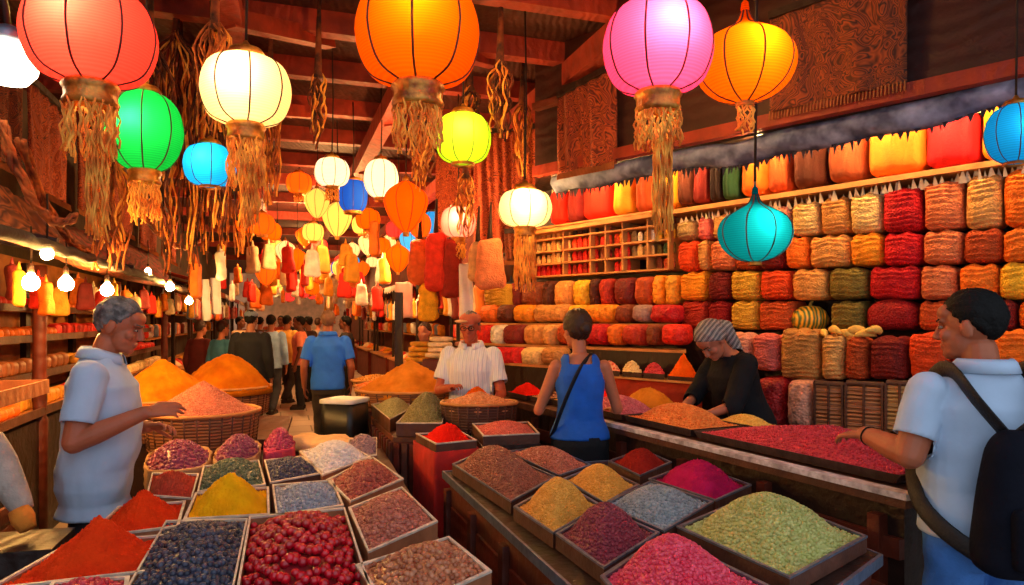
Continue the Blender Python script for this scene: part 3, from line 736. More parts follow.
tray('dark tray of orange pieces in front of the woman in black', 'orange pieces heaped in front of the woman in black', 1.33, 2.0, .10, .50, .105, B_orng, .0125, prof='dome')
tray('dark tray of dusty pink beans right of the woman in blue', 'dusty pink beans right of the woman in blue', .74, 1.31, .10, .46, .095, B_rose, .0125, prof='dome')
tray('flat tray of yellow seeds between the woman in blue and the counter', 'yellow seeds with dark specks beside the woman in blue', .30, .72, .12, .44, .03, B_gold, .013, prof='dome')
WT = pm('white_ceramic', (226, 206, 182), .5, .15, 20, .2, 50)
tray('white tray of pale rice on the back counter', 'pale cream rice in the tray behind the crimson beans', 2.10, 2.5, .475, .69, .03, beanm('rice', (236, 204, 150), (240, 220, 180), .6), .010, tm=WT, prof='dome')
tray('white tray of flat cream crackers nearest the reaching hand', 'flat cream crackers in the white tray nearest the reaching hand', 2.54, 2.92, .475, .69, .03, beanm('cracker', (232, 200, 140), (240, 218, 176), .6), .016, tm=WT, prof='dome', squash=.6)
tray('small tray of amber chips under the wrist of the man with the backpack', 'amber chips under the wrist of the man with the backpack', 2.95, 3.26, .475, .69, .05, B_orng, .014, prof='dome')
tray('tray of yellow crumbs beside the woman in black', 'yellow crumbs between the orange pieces and the rice', 1.72, 2.08, .515, .69, .05, beanm('yellow_crumb', (230, 170, 60), (240, 196, 100), .6), .011, prof='dome')
tray('shallow tray of scarlet powder left of the woman in blue', 'scarlet powder left of the woman in blue', -.40, .02, .05, .28, .09, P_scar, None, prof='mix')
tray('flat tray of tan nuts by the hip of the woman in blue', 'tan nuts by the hip of the woman in blue', .05, .28, .06, .34, .04, beanm('tan_nut', (190, 120, 70), (216, 160, 110)), .018, prof='dome')
tray('wide tray of golden curry behind the dusty pink beans', 'broad golden curry heap behind the dusty pink beans', .64, 1.26, .47, .72, .13, P_tan, None, prof='mix', nz=.04)
tray('tray of red chilli flakes behind the woman in blue', 'red chilli flakes behind the right arm of the woman in blue', .14, .60, .46, .60, .09, P_scar, None, prof='mix')
# ledge at the foot of the stacked goods carrying more trays
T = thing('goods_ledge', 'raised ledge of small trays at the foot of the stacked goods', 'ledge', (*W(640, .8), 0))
plan_prism(T, 'ledge_box', [W(566, .735), W(702, .735), W(702, .83), W(566, .83)], 0, 1.19, pm('ledge_warm_lit_tone', (186, 60, 34), .9, .3, 8, .4, 40))  # red tone put on the ledge front so it looks warmly lit
plan_prism(T, 'ledge_top', [W(565, .73), W(703, .73), W(703, .915), W(565, .915)], 1.191, 1.206, M_pale)
def ltray(lb, hl, x0, x1, H, m, bean, **kw): tray(lb, hl, 0, 0, 0, 0, H, m, bean, z=1.208, C=[W(x0, .74), W(x1, .74), W(x1, .91), W(x0, .91)], **kw)
ltray('tray under the tall orange-red spice mound by the head of the woman in black', 'tall orange-red spice mound by the head of the woman in black', 667, 701, .17, P_orn, None, prof='cone', n=2, h=.03)
ltray('tray of red berries on the ledge of the stacked goods', 'small red berries on the ledge beside the orange-red mound', 643, 665, .08, B_crim, .014, prof='dome')
ltray('tray of pale pasta on the ledge of the stacked goods', 'pale curled pasta on the ledge between berries and sweets', 622, 642, .08, beanm('pasta', (236, 196, 130), (240, 214, 160), .6), .02, prof='dome')
ltray('tray of red and cream sweets on the ledge', 'red and cream sweets on the ledge beside the pasta', 599, 620, .07, beanm('sweet', (220, 60, 40), (240, 200, 160), .5), .02, prof='dome')
ltray('tray of sandy nuts at the far end of the ledge', 'sandy nuts at the far end of the ledge', 568, 597, .07, beanm('sandy_nut', (206, 140, 80), (230, 180, 120), .6), .02, prof='dome')

# ------------------------------------------------------------------ counter group left of the woman in blue
ZM = .95
T = thing('slatted_cabinet', 'slatted brown cabinet carrying the sage-green seeds', 'cabinet', (-.9, 5.1, 0))
cp = [np.array(x) for x in [(-.80, 4.72), (-.30, 4.62), (-.42, 5.5), (-1.12, 5.6)]]
plan_prism(T, 'carcass', shrink(cp, .02), 0, .83, M_wood); plan_prism(T, 'top', cp, .83, .86, M_boxd)
for i in range(9):
    for (a, b, nn) in ((cp[3], cp[0], 9), (cp[0], cp[1], 9)):
        p = a + (b - a) * (i + .5) / nn; MB().box((p[0], p[1], .41), (.022, .022, .41), math.atan2((b - a)[1], (b - a)[0]), .006).build('slat', M_boxd if i % 2 else M_wood, T)
bin_heap('bin of sage-green seeds at the back corner of the slatted cabinet', 'sage-green seeds at the left corner of the slatted cabinet', ZM, [(390, 420), (413, 408), (402, 398), (371, 405)], .07, B_sage, .016, .085, M_boxd)
bin_heap('bin of olive-green seeds on the slatted cabinet', 'taller olive-green seed heap on the slatted cabinet', ZM, [(396, 424), (442, 424), (448, 404), (414, 405)], .16, beanm('olive_seed', (120, 110, 56), (150, 136, 84)), .016, .085, M_boxd, prof='mix')
T = thing('red_draped_stand', 'stand draped in red cloth holding the scarlet powder', 'stand', (-.42, 4.25, 0))
cq = [np.array(x) for x in [(-.44, 4.02), (-.20, 4.16), (-.32, 4.50), (-.62, 4.42)]]
plan_prism(T, 'frame', shrink(cq, .08), 0, .86, M_woodd)
V = []; n = 60
for r in range(12):
    z = .89 - .08 * r
    for i in range(n):
        a = i / n * 4; k = int(a) % 4; f = a - int(a); p = cq[k] * (1 - f) + cq[(k + 1) % 4] * f; c = np.mean(cq, 0)
        p = p + (p - c) * (.012 * math.sin(i * 1.9 + r * .2) + .004 * r); V.append([*p, max(z, .01)])
mb = MB().add(V, np.array([[r * n + i, r * n + (i + 1) % n, (r + 1) * n + (i + 1) % n, (r + 1) * n + i] for r in range(11) for i in range(n)]))
o = mb.build('red_drape', pm('red_drape', (170, 26, 20), .85, .35, 9, .4, 60), T, True); sm = o.modifiers.new('s', 'SOLIDIFY'); sm.thickness = .006
C = shrink(cq, .05); bin_box('small bin of scarlet powder on the red draped stand', C, .93, .06, M_boxd)
heap('scarlet powder mound on the red draped stand', 'spice', shrink(C, .1), .92, .10, P_scar, prof='mix', n=2.2, seat=.03, name='spice_heap')
T = thing('dark_table', 'dark open-framed table holding the pink lentils beside the red draped stand', 'table', (-.03, 4.5, 0))
ct = [np.array(x) for x in [(-.18, 4.24), (.18, 4.34), (.12, 4.86), (-.28, 4.78)]]
plan_prism(T, 'table_top', ct, .84, .88, M_woodd)
for p in shrink(ct, .1): MB().box((p[0], p[1], .42), (.022, .022, .42), .2, .004).build('leg', M_woodd, T)
for z in (.2, .55):
    for i in range(4):
        q = shrink(ct, .1); MB().beam((*q[i], z), (*q[(i + 1) % 4], z), .03, .03).build('stretcher', M_woodd, T)
C = shrink(ct, .03); bin_box('shallow bin of pink lentils on the dark open table', C, .94, .058, M_boxd)
heap('pink lentils on the dark open table', 'beans', shrink(C, .08), .93, .06, beanm('pink_lentil', (206, 84, 66), (226, 120, 96), .7), .012, prof='mix', seat=.03)
# basket of apricot-coloured beans, tan cone, oranges
T = thing('side_table', 'plank table behind the slatted cabinet carrying the tall tan cone', 'table', (-.6, 6.0, 0))
ts = [np.array(x) for x in [(-1.38, 5.74), (-.62, 5.74), (-.42, 6.1), (-.42, 6.75), (-1.45, 6.75)]]
plan_prism(T, 'table_top', ts, .86, .90, M_boxd)
for p in shrink(ts, .12): MB().box((p[0], p[1], .43), (.03, .03, .43), .2, .004).build('leg', M_woodd, T)
c = P(472, 0, 5.42)[:2]
MB_ = None
bb = [np.array(x) for x in [(-.36, 4.78), (.0, 4.92), (-.06, 5.4), (-.42, 5.3)]]
c = np.array([-.24, 5.03])
T = thing('stool', 'dark wooden stool under the dark wicker basket of apricot beans', 'stool', (c[0], c[1], 0))
c = np.array([-.235, 5.02])
basket('dark wicker basket of apricot-coloured beans before the seller', c, .265, .20, 1.06, 8, .72, m=mat_stripes('dark_wicker', [(46, 22, 14), (104, 54, 30), (60, 30, 18)], 'Z', 16, .7, 1.5))
MB().lathe([(.2, .83), (.2, .855)], 20, (c[0], c[1], 0), 0, 0, .72).build('seat', M_woodd, T)
for x, y in ((-.12, -.1), (.12, -.1), (.12, .1), (-.12, .1)): MB().box((c[0] + x, c[1] + y, .415), (.018, .018, .415)).build('leg', M_woodd, T)
cone_in('apricot-coloured beans in the dark wicker basket', c, .265, 1.06, .085, beanm('apricot_bean', (214, 130, 70), (236, 170, 116), .6), .72, bean=.015)
c = P(411, 0, 6.2)[:2]
basket('broad shallow dark basket under the tall tan cone', c, .47, .13, 1.04, 10, .8)
cone_in('tall tan spice cone in front of the lane', c, .47, 1.04, .27, P_tan, .8)
c = P(468, 0, 5.62)[:2] + [0, .05]
tx = thing('bowl', 'dark bowl of bright orange powder in front of the seller', 'bowl', (-.27, 5.37, .955))
MB().lathe([(.05, 0), (.09, .03), (.12, .08), (.125, .11), (.115, .10), (.08, .03)], 28).build('bowl_body', M_boxd, tx, True, local=True)
cone_in('bright orange powder in the bowl before the seller', (-.27, 5.37), .108, 1.06, .085, P_orn, prof='mix')
T = thing('stool', 'slim round stool under the bowl of orange powder', 'stool', (-.27, 5.37, 0))
MB().lathe([(.10, .92), (.10, .953)], 20).build('seat', M_woodd, T, True, local=True)
for x, y in ((-.06, -.06), (.06, -.06), (.06, .06), (-.06, .06)): MB().box((x, y, .46), (.014, .014, .46)).build('leg', M_woodd, T, local=True)
# black bin with a white lid and round trays by the lane
T = thing('waste_bin', 'black square bin with white top beside the lane', 'bin', (*P(345, 0, 5.5)[:2], 0))
MB().box((0, 0, .50), (.14, .14, .50), -.3, .02).build('bin_body', pm('black_plastic', (18, 18, 20), .4, .2, 9, .1, 30), T, True, local=True)
MB().box((0, 0, 1.02), (.145, .145, .022), -.3, .015).build('lid', pm('white_plastic', (210, 208, 204), .4, .15, 9, .1, 30), T, True, local=True)
for (x, y, Yd, r, lb, hl, m) in ((385, 0, 7.2, .30, 'round basket tray of amber slices nearest the tan cone', 'amber slices in the round tray nearest the tan cone', B_orng), (376, 0, 7.9, .26, 'round basket tray of golden chips behind the amber slices', 'golden chips in the round tray behind the amber slices', B_gold)):
    c = P(x, 0, Yd)[:2]; T = thing('barrel', 'dark barrel under the ' + lb.split(' nearest')[0].split(' behind')[0], 'barrel', (*c, 0))
    MB().lathe([(.2, 0), (.25, .2), (.26, .45), (.24, .7), (.21, .9), (.2, .9)], 24).build('barrel_body', M_wood, T, True, local=True)
    mb = MB()
    for z, rr in ((.15, .245), (.75, .235)): mb.lathe([(rr, z), (rr + .01, z), (rr + .01, z + .03), (rr, z + .03)], 24)
    mb.build('hoops', M_steel, T, True, local=True)
    basket(lb, c, r, .07, .975, 10)
    cone_in(hl, c, r, .975, .06, m, bean=.03, prof='dome', squash=.5)
# ------------------------------------------------------------------ the wall of stacked goods
M_bun = pm('woven_goods', None, .75, .3, 14, .9, 60, vor=70, objcol=True, spec=.25)
M_sak = pm('cloth_goods', None, .8, .25, 9, .5, 90, objcol=True, spec=.25)
M_smo = pm('packed_goods', None, .55, .4, 26, .8, 40, vor=55, objcol=True, spec=.35)
M_lin = pm('paper_liner', (240, 214, 170), .7, .25, 18, .3, 60)
HUE = {'cream': (236, 192, 118), 'tan': (212, 142, 70), 'sandy': (222, 158, 86), 'crimson': (196, 20, 28), 'scarlet': (226, 34, 16), 'orange': (232, 110, 24), 'amber': (236, 140, 24), 'rust': (186, 72, 26), 'brown': (132, 58, 26),
       'dark brown': (84, 34, 18), 'maroon': (120, 28, 22), 'salmon': (220, 118, 70), 'olive': (120, 98, 38), 'mustard': (206, 152, 44), 'yellow': (240, 176, 40), 'pink': (220, 104, 92), 'brick red': (176, 44, 24), 'deep red': (150, 18, 20),
       'dark green': (38, 70, 40), 'near-black': (44, 24, 20), 'orange-red': (226, 70, 20), 'grey-tan': (170, 134, 84), 'pale pink': (226, 150, 120), 'grey-pink': (170, 132, 124), 'golden': (226, 150, 34), 'white': (236, 220, 196)}
WRZ = math.atan2(WU[1], WU[0])
def bundle_mesh(w, d, h, style, seed):
    g = np.random.RandomState(seed); hx, hy, hz = w / 2, d / 2, h / 2
    n = (max(8, int(w / .018)), 6, max(10, int(h / .0085))) if style == 'woven' else (18, 6, 16)
    V, Fc = rbox((hx * .985, hy, hz * .985), min(.045 if style == 'woven' else .06, hx * .6, hz * .6), n)
    a, b = V[:, 0] / hx, V[:, 2] / hz
    fr = np.clip(-V[:, 1] / hy, 0, 1) ** 2
    V[:, 1] -= fr * .035 * (1 - np.abs(a) ** 2.5) * (1 - np.abs(b) ** 2.5)
    if style == 'woven':
        ph = V[:, 2] * 2 * math.pi / .030 + 1.3 * np.sin(V[:, 0] * 34 + g.uniform(0, 6)) + 1.2 * np.sin(V[:, 0] * 13 + g.uniform(0, 6)) + 2 * wob(V, 6, seed)
        V[:, 1] -= fr * .0095 * np.sin(ph) * (1 + .5 * np.sin(V[:, 0] * 95 + V[:, 2] * 40))
        V[:, 2] += np.clip(b, 0, 1) ** 4 * .010 * np.sin(V[:, 0] * 60 + g.uniform(0, 6))
    elif style == 'sack':
        V[:, 1] -= fr * .010 * np.sin(a * 7 + g.uniform(0, 6)); V[:, 2] += (b > 0) * .02 * (1 - a * a) - .01
    elif style == 'mound':
        V[:, 2] += np.clip(b, 0, 1) * .05 * (np.cos(a * math.pi / 2) - .6)
    elif style == 'packed':
        V[:, 1] -= fr * .007 * wob(V, 70, seed, 2) * 1.5
    V += .007 * wob(V, 12, seed + 1)[:, None] * np.array([.6, 1, .8])
    V[:, 2] += hz
    return V, Fc
def liner(w, h, d, seed):
    g = np.random.RandomState(seed); mb = MB(); x = -w / 2
    while x < w / 2 - .012:
        wd = g.uniform(.02, .055); y = g.uniform(-d / 2 - .012, -d / 2 + .10); ht = g.uniform(.02, .065); xm = x + wd * g.uniform(.3, .7)
        mb.add([[x, y, h - .03], [x + wd, y, h - .03], [xm, y - .01, h + ht], [x, y + .006, h - .03], [x + wd, y + .006, h - .03], [xm, y - .004, h + ht]], np.array([[0, 1, 2, 2], [3, 5, 4, 4], [0, 2, 5, 3], [1, 4, 5, 2]]))
        x += wd * .8
    return mb
STYN = {'woven': ('woven_bundle', 'bundle'), 'sack': ('cloth_sack', 'sack'), 'packed': ('packed_bag', 'bag'), 'mound': ('rounded_bundle', 'bundle')}
BSEED = [100]
def bundle(x0, x1, y0, y1, col, style, out, depth, label, group, lined=False, lin_h=0):
    BSEED[0] += 1; sd = BSEED[0]
    a, b = W(x0, out), W(x1, out); c = (a + b) / 2; w = np.linalg.norm(b - a); Y = c[1]
    zt = EYE - (y0 - HY) / F * Y; zb = EYE - (y1 - HY) / F * Y; h = zt - zb
    V, Fc = bundle_mesh(w - .006, depth, h, style, sd); pc = c - WN * depth / 2
    nm, cat = STYN[style]; m = {'woven': M_bun, 'sack': M_sak, 'packed': M_smo, 'mound': M_bun}[style]
    cl = np.array(lin(HUE[col])[:3]) * rnd.uniform(.88, 1.1)
    if lined:
        T = thing(nm, label, cat, (*pc, zb), WRZ, group)
        o = MB().add(V, Fc).build('bundle_body', m, T, True, local=True); o.color = (*cl, 1)
        liner(w, h, depth, sd).build('paper_liner', M_lin, T, local=True)
    else:
        o = MB().add(V, Fc).build(nm, m, None, True, local=True); o.location = (*pc, zb + .005); o.rotation_euler = (0, 0, WRZ); o.color = (*cl, 1)
        tag(o, label, cat, group)
    return o
def shelf_y(x): return 228 - (x - 540) * .152
def row(items, rowname, group, out, depth, style, lined=False, yf=None, extra=None):
    """items: (x0, x1, y0, y1, colour[, style])"""
    for i, it in enumerate(items):
        x0, x1, y0, y1, col = it[:5]; st = it[5] if len(it) > 5 else style
        lft = items[i - 1][4] if i else None; rgt = items[i + 1][4] if i + 1 < len(items) else None
        rel = f'between {lft} and {rgt}' if lft and rgt else (f'at the end, next to {lft}' if lft else f'first, next to {rgt}')
        bundle(x0, x1, y0, y1, col, st, out, depth, f'{col} {STYN[st][1]} in the {rowname}, {rel}', group, lined)
# top row: sacks standing on the long shelf under the canopy
top = [(548, 566, 'scarlet'), (566, 582, 'maroon'), (582, 611, 'scarlet'), (612, 633, 'golden'), (634, 656, 'rust'), (657, 676, 'amber'), (677, 692, 'dark brown'), (692, 709, 'maroon'), (709, 722, 'near-black'), (722, 738, 'dark green'),
       (739, 766, 'orange'), (767, 790, 'rust'), (791, 825, 'dark brown'), (826, 865, 'brown'), (866, 923, 'orange'), (924, 979, 'crimson'), (980, 1030, 'amber'), (1031, 1080, 'maroon')]
row([(a, b, shelf_y((a + b) / 2) - (36 + (a - 540) * .046), shelf_y((a + b) / 2) - 2, c) for a, b, c in top], 'top row under the canopy', 'cloth sacks on the long shelf', .28, .24, 'sack', True)
# long shelf board
T = thing('long_shelf', 'long plank shelf under the top row of sacks on the right wall', 'shelf', (*W(760, .2), 2.5))
for i, (a, b) in enumerate(((536, 690), (690, 860), (860, 1110))):
    p, q = W(a, .16), W(b, .16); za = EYE + (HY - shelf_y(a) - 4) / F * W(a, .34)[1]; zb = EYE + (HY - shelf_y(b) - 4) / F * W(b, .34)[1]
    MB().beam((*p, za), (*q, zb), .36, .035).build('board', M_pale, T)
# second row and below, right half
X2 = [(676, 696, 'grey-tan'), (697, 710, 'pink'), (711, 734, 'sandy'), (735, 760, 'salmon'), (761, 789, 'pale pink'), (790, 818, 'cream'), (819, 848, 'tan'), (849, 881, 'cream'), (882, 921, 'crimson'), (922, 963, 'salmon'), (964, 1001, 'sandy'), (1002, 1045, 'orange'), (1046, 1090, 'rust')]
row([(a, b, shelf_y((a + b) / 2) + 14, 240 - (a - 676) * .042, c) for a, b, c in X2], 'row just under the long shelf', 'woven bundles under the shelf', .30, .26, 'woven', True)
X3 = [(677, 697, 'orange-red'), (698, 708, 'tan'), (709, 733, 'salmon'), (734, 757, 'rust'), (758, 783, 'maroon'), (784, 807, 'orange'), (808, 848, 'tan'), (849, 881, 'amber'), (882, 920, 'crimson'), (921, 961, 'salmon'), (962, 1001, 'rust'), (1002, 1045, 'orange'), (1046, 1090, 'tan')]
row([(a, b, 242 - (a - 676) * .043, 272 - (a - 676) * .03, c) for a, b, c in X3], 'third row from the top', 'woven bundles in the third row', .32, .28, 'woven')
X4 = [(679, 706, 'amber'), (707, 728, 'maroon'), (729, 758, 'mustard'), (759, 790, 'orange-red'), (791, 826, 'tan'), (827, 866, 'olive'), (867, 918, 'crimson'), (919, 956, 'salmon'), (957, 997, 'orange'), (998, 1040, 'yellow'), (1041, 1090, 'rust')]
row([(a, b, 273 - (a - 676) * .03, 301 - (a - 676) * .004, c) for a, b, c in X4], 'fourth row from the top', 'woven bundles in the fourth row', .34, .3, 'woven')
X5 = [(679, 706, 'brick red'), (707, 728, 'deep red'), (729, 756, 'mustard'), (757, 792, 'rust'), (829, 863, 'olive'), (864, 916, 'deep red', 'mound'), (917, 950, 'rust'), (951, 994, 'brick red'), (995, 1016, 'maroon'), (1017, 1060, 'orange')]
row([(i[0], i[1], 302, 331, *i[2:]) for i in X5], 'fifth row from the top', 'woven bundles in the fifth row', .36, .3, 'woven')
X6 = [(724, 750, 334, 372, 'pale pink'), (751, 777, 334, 372, 'pink'), (779, 818, 330, 381, 'tan'), (820, 843, 336, 381, 'sandy'), (844, 867, 338, 381, 'rust'), (868, 906, 338, 381, 'maroon'), (907, 949, 334, 381, 'orange-red'), (950, 990, 336, 381, 'brick red'), (991, 1040, 331, 376, 'orange'), (1041, 1090, 333, 376, 'maroon', 'packed')]
row(X6, 'row above the baskets', 'stacks above the baskets', .56, .20, 'woven')
# gourd and piled rolls on those stacks
T = thing('striped_gourd', 'round green and yellow striped gourd on the fifth row', 'gourd', (*W(810, .26), 0)); Yg = W(810, .26)[1]; zg = EYE - (331 - HY) / F * Yg; T.location.z = zg
mb = MB(); mb.lathe([(.03, 0), (.08, .005), (.115, .05), (.12, .09), (.10, .14), (.06, .175), (.02, .182)], 48, (0, 0, 0), 12, .10); mb.build('gourd_body', mat_stripes('gourd', [(58, 98, 50), (236, 176, 40), (232, 160, 30), (70, 104, 48)], 'X', 6, .45, 2), T, True, local=True)
MB().tube([(0, 0, .175), (.005, 0, .2), (.02, 0, .22)], [.014, .01, .008], 8).build('stem', pm('stalk', (150, 120, 50), .7), T, True, local=True)
YR = pm('yellow_roll', (238, 184, 84), .7, .25, 20, .5, 60)
for i, (x, y) in enumerate(((824, 338), (834, 333), (846, 337), (856, 332), (866, 337), (874, 332))):
    p = W(x, .50); z = EYE - (339 - HY) / F * p[1] + (.012 if i % 2 == 0 else .035)
    mb = MB(); tt = np.linspace(-1, 1, 11); mb.tube(np.c_[.07 * tt, .015 * tt ** 2, .03 * (1 - tt * tt)], .026 * (1.05 - np.abs(tt) ** 2 * .8) * (1 + .06 * np.sin(tt * 14)), 10)
    o = mb.build('bread_roll', YR, None, True, local=True); o.location = (*p, z); o.rotation_euler = (.1 * i, .15 * (i % 3 - 1), WRZ + .5 * (i - 2.5)); tag(o, 'golden crescent roll piled on the sandy woven stack above the baskets', 'roll', 'crescent rolls above the baskets')
# basket row under them
ww = mat_stripes('brown_wicker', [(120, 66, 38), (190, 116, 66), (140, 80, 44), (204, 128, 74)], 'Z', 14, .7, 1.5)
def rect_basket(x0, x1, y0, y1, out, d, label, m, group='rectangular baskets under the stacks'):
    a, b = W(x0, out), W(x1, out); c = (a + b) / 2; w_ = np.linalg.norm(b - a) - .01; Y = c[1]; zt = EYE - (y0 - HY) / F * Y; zb = EYE - (y1 - HY) / F * Y; h = zt - zb; pc = c - WN * d / 2
    T = thing('rectangular_basket', label, 'basket', (*pc, zb), WRZ, group)
    mb = MB()
    for i in range(int(h / .028)):
        z = (i + .5) * .028
        mb.tube([(-w_ / 2, -d / 2, z), (w_ / 2, -d / 2, z), (w_ / 2, d / 2, z), (-w_ / 2, d / 2, z), (-w_ / 2, -d / 2, z)], .0145, 6, False)
    mb.box((0, 0, h / 2), (w_ / 2 - .004, d / 2 - .004, h / 2)); mb.build('woven_side', m, T, True, local=True)
    mb = MB()
    for sx in np.linspace(-w_ / 2, w_ / 2, max(3, int(w_ / .055))): mb.box((sx, -d / 2 - .012, h / 2), (.007, .008, h / 2))
    mb.tube([(-w_ / 2, -d / 2, h), (w_ / 2, -d / 2, h), (w_ / 2, d / 2, h), (-w_ / 2, d / 2, h), (-w_ / 2, -d / 2, h)], .018, 8, False); mb.build('frame', M_boxd, T, local=True)
bundle(754, 784, 378, 428, 'deep red', 'packed', .66, .3, 'deep red packed bag on the lowest row, beside the woman in black', 'packed bags on the lowest row')
bundle(785, 812, 381, 430, 'pale pink', 'packed', .68, .3, 'speckled pale pink bag between the deep red bag and the wicker baskets', 'packed bags on the lowest row')
rect_basket(815, 844, 384, 432, .68, .3, 'small dark rectangular basket right of the speckled pale pink bag', ww)
rect_basket(846, 884, 384, 432, .68, .3, 'brown rectangular basket in the middle of the lowest row', ww)
rect_basket(886, 930, 384, 432, .68, .3, 'wide olive-brown rectangular basket behind the reaching arm', mat_stripes('olive_wicker', [(136, 92, 46), (196, 140, 76), (150, 104, 54), (206, 150, 84)], 'Z', 14, .7, 1.5))
rect_basket(1000, 1046, 384, 432, .68, .3, 'dark rectangular basket behind the backpack', ww)
# solid step bodies that carry the rows
T = thing('goods_stand', 'stepped dark stand carrying the stacked goods on the right wall', 'stand', (*W(800, .3), 0))
def stepbox(x0, x1, o0, o1, z0, z1): return MB().prism([W(x0, o0), W(x1, o0), W(x1, o1), W(x0, o1)], z0, z1)
pz = lambda x, y, o: EYE - (y - HY) / F * W(x, o)[1]
stepbox(676, 1100, .0, .33, 0, pz(850, 334, .36) - .045).build('upper_step', M_woodd, T)
stepbox(752, 1100, .335, .655, 0, pz(850, 434, .6) - .015).build('middle_step', M_woodd, T); stepbox(723, 751, .335, .55, 0, pz(738, 374, .55)).build('side_step', M_woodd, T)
stepbox(752, 1100, .66, .685, 0, .80).build('front_step', M_woodd, T)

# ------------------------------------------------------------------ stepped rows at the far end of the stall
Ra = [(508, 519, 'maroon'), (520, 541, 'brown'), (542, 552, 'dark brown'), (553, 570, 'tan'), (571, 588, 'yellow'), (589, 598, 'dark brown'), (599, 611, 'brick red'), (612, 632, 'maroon'), (633, 651, 'rust'), (652, 663, 'amber'), (664, 677, 'golden')]
row([(a, b, 283 - (a - 508) * .05, 308 - (a - 508) * .02, c) for a, b, c in Ra], 'upper far row under the rack', 'packed bags in the upper far row', .34, .17, 'packed')
Rb = [(479, 495, 'orange'), (496, 511, 'dark brown'), (512, 531, 'amber'), (532, 566, 'tan'), (567, 582, 'yellow'), (583, 613, 'amber'), (614, 630, 'brown'), (631, 648, 'grey-pink'), (649, 676, 'crimson')]
row([(a, b, 305, 323, c) for a, b, c in Rb], 'second far row', 'packed bags in the second far row', .52, .17, 'packed')
Rc = [(476, 489, 'scarlet'), (490, 501, 'white'), (502, 521, 'maroon'), (522, 541, 'tan'), (542, 554, 'sandy'), (555, 582, 'rust'), (583, 605, 'crimson'), (606, 620, 'orange'), (621, 644, 'brick red'), (645, 658, 'brown'), (659, 683, 'scarlet')]
row([(a, b, 325, 346, c) for a, b, c in Rc], 'third far row', 'packed bags in the third far row', .70, .17, 'packed')
Rd = [(490, 519, 'crimson'), (520, 539, 'cream'), (540, 560, 'tan')]
row([(a, b, 348, 367, c) for a, b, c in Rd], 'lowest far row', 'packed bags in the lowest far row', .88, .17, 'packed')
T = thing('goods_stand', 'far stepped stand with pale shelf edges under the small bags', 'stand', (*W(580, .5), 0))
for i, (o, yb, x0, x1) in enumerate(((.34, 308, 500, 678), (.52, 323, 476, 678), (.70, 346, 474, 686), (.88, 367, 486, 562))):
    zt = pz(580, yb, o) - .004
    stepbox(x0, x1, max(0, o - .22), o + .015, zt - .022, zt).build('shelf_edge', M_pale, T)
    stepbox(x0 + 2, x1 - 2, max(0, o - .21), o - .005, 0, zt - .024).build('step_box', M_woodd, T)
o = bundle(483, 506, 285, 309, 'mustard', 'woven', .46, .3, 'squat mustard-green basketwork jar at the far left end of the stall', 'jars at the far end')
# packet rack: pale dividers, packets in the pigeonholes
T = thing('packet_rack', 'wall rack of pale pigeonholes with small packets in the right stall', 'rack', (*W(608, .2), 2.05))
cols_ = [536, 572, 599, 614, 631, 656, 677]
def rky(x, r):   # pixel row of rack divider r (0 top .. 4 bottom) at column x
    t0 = 229 - (x - 536) * .15; b0 = 277 - (x - 536) * .06; return t0 + (b0 - t0) * r / 4
for r in range(5):
    for i in range(6):
        p, q = W(cols_[i], .14), W(cols_[i + 1], .14); za = pz(cols_[i], rky(cols_[i], r), .26); zb = pz(cols_[i + 1], rky(cols_[i + 1], r), .26)
        MB().beam((*p, za), (*q, zb), .26, .016).build('shelf', M_pale, T)
for x in cols_:
    p = W(x, .14); MB().beam((*p, pz(x, rky(x, 4), .26)), (*p, pz(x, rky(x, 0), .26)), .016, .26, up=(WN[0], WN[1], 0)).build('divider', M_pale, T)
p, q = W(536, .012), W(677, .012); 
MB().prism([W(536, .005), W(677, .005), W(677, .015), W(536, .015)], pz(536, 277, .01), pz(677, 208, .01)).build('back_board', M_woodd, T)
pk = MB(); V, Fc = rbox((.026, .012, .05), .010, (4, 4, 6)); V[:, 0] *= 1 - .35 * (V[:, 2] > .03); V[:, 2] += .05; pk.add(V, Fc)
PK0 = None
cells = {(0, 0): ('sandy', 'tan'), (1, 0): ('cream', 'tan'), (2, 0): ('cream', 'sandy'), (3, 0): ('scarlet', 'crimson'), (1, 1): ('orange-red', 'scarlet'), (2, 1): ('scarlet', 'crimson'), (3, 1): ('brick red', 'scarlet'), (1, 2): ('scarlet', 'orange-red'), (2, 2): ('brown', 'maroon'),
         (0, 2): ('dark brown', 'brown'), (1, 3): ('orange-red', 'amber'), (2, 3): ('scarlet', 'crimson'), (3, 3): ('scarlet', 'orange-red'), (1, 4): ('grey-tan', 'white'), (2, 4): ('grey-tan', 'cream'), (0, 5): ('brown', 'grey-tan'), (1, 5): ('yellow', 'golden'), (2, 5): ('olive', 'dark green'), (3, 5): ('brown', 'rust'), (0, 1): ('near-black', 'dark brown')}
RN = ['top', 'second', 'third', 'bottom']; CN = ['first', 'second', 'third', 'fourth', 'fifth', 'last']
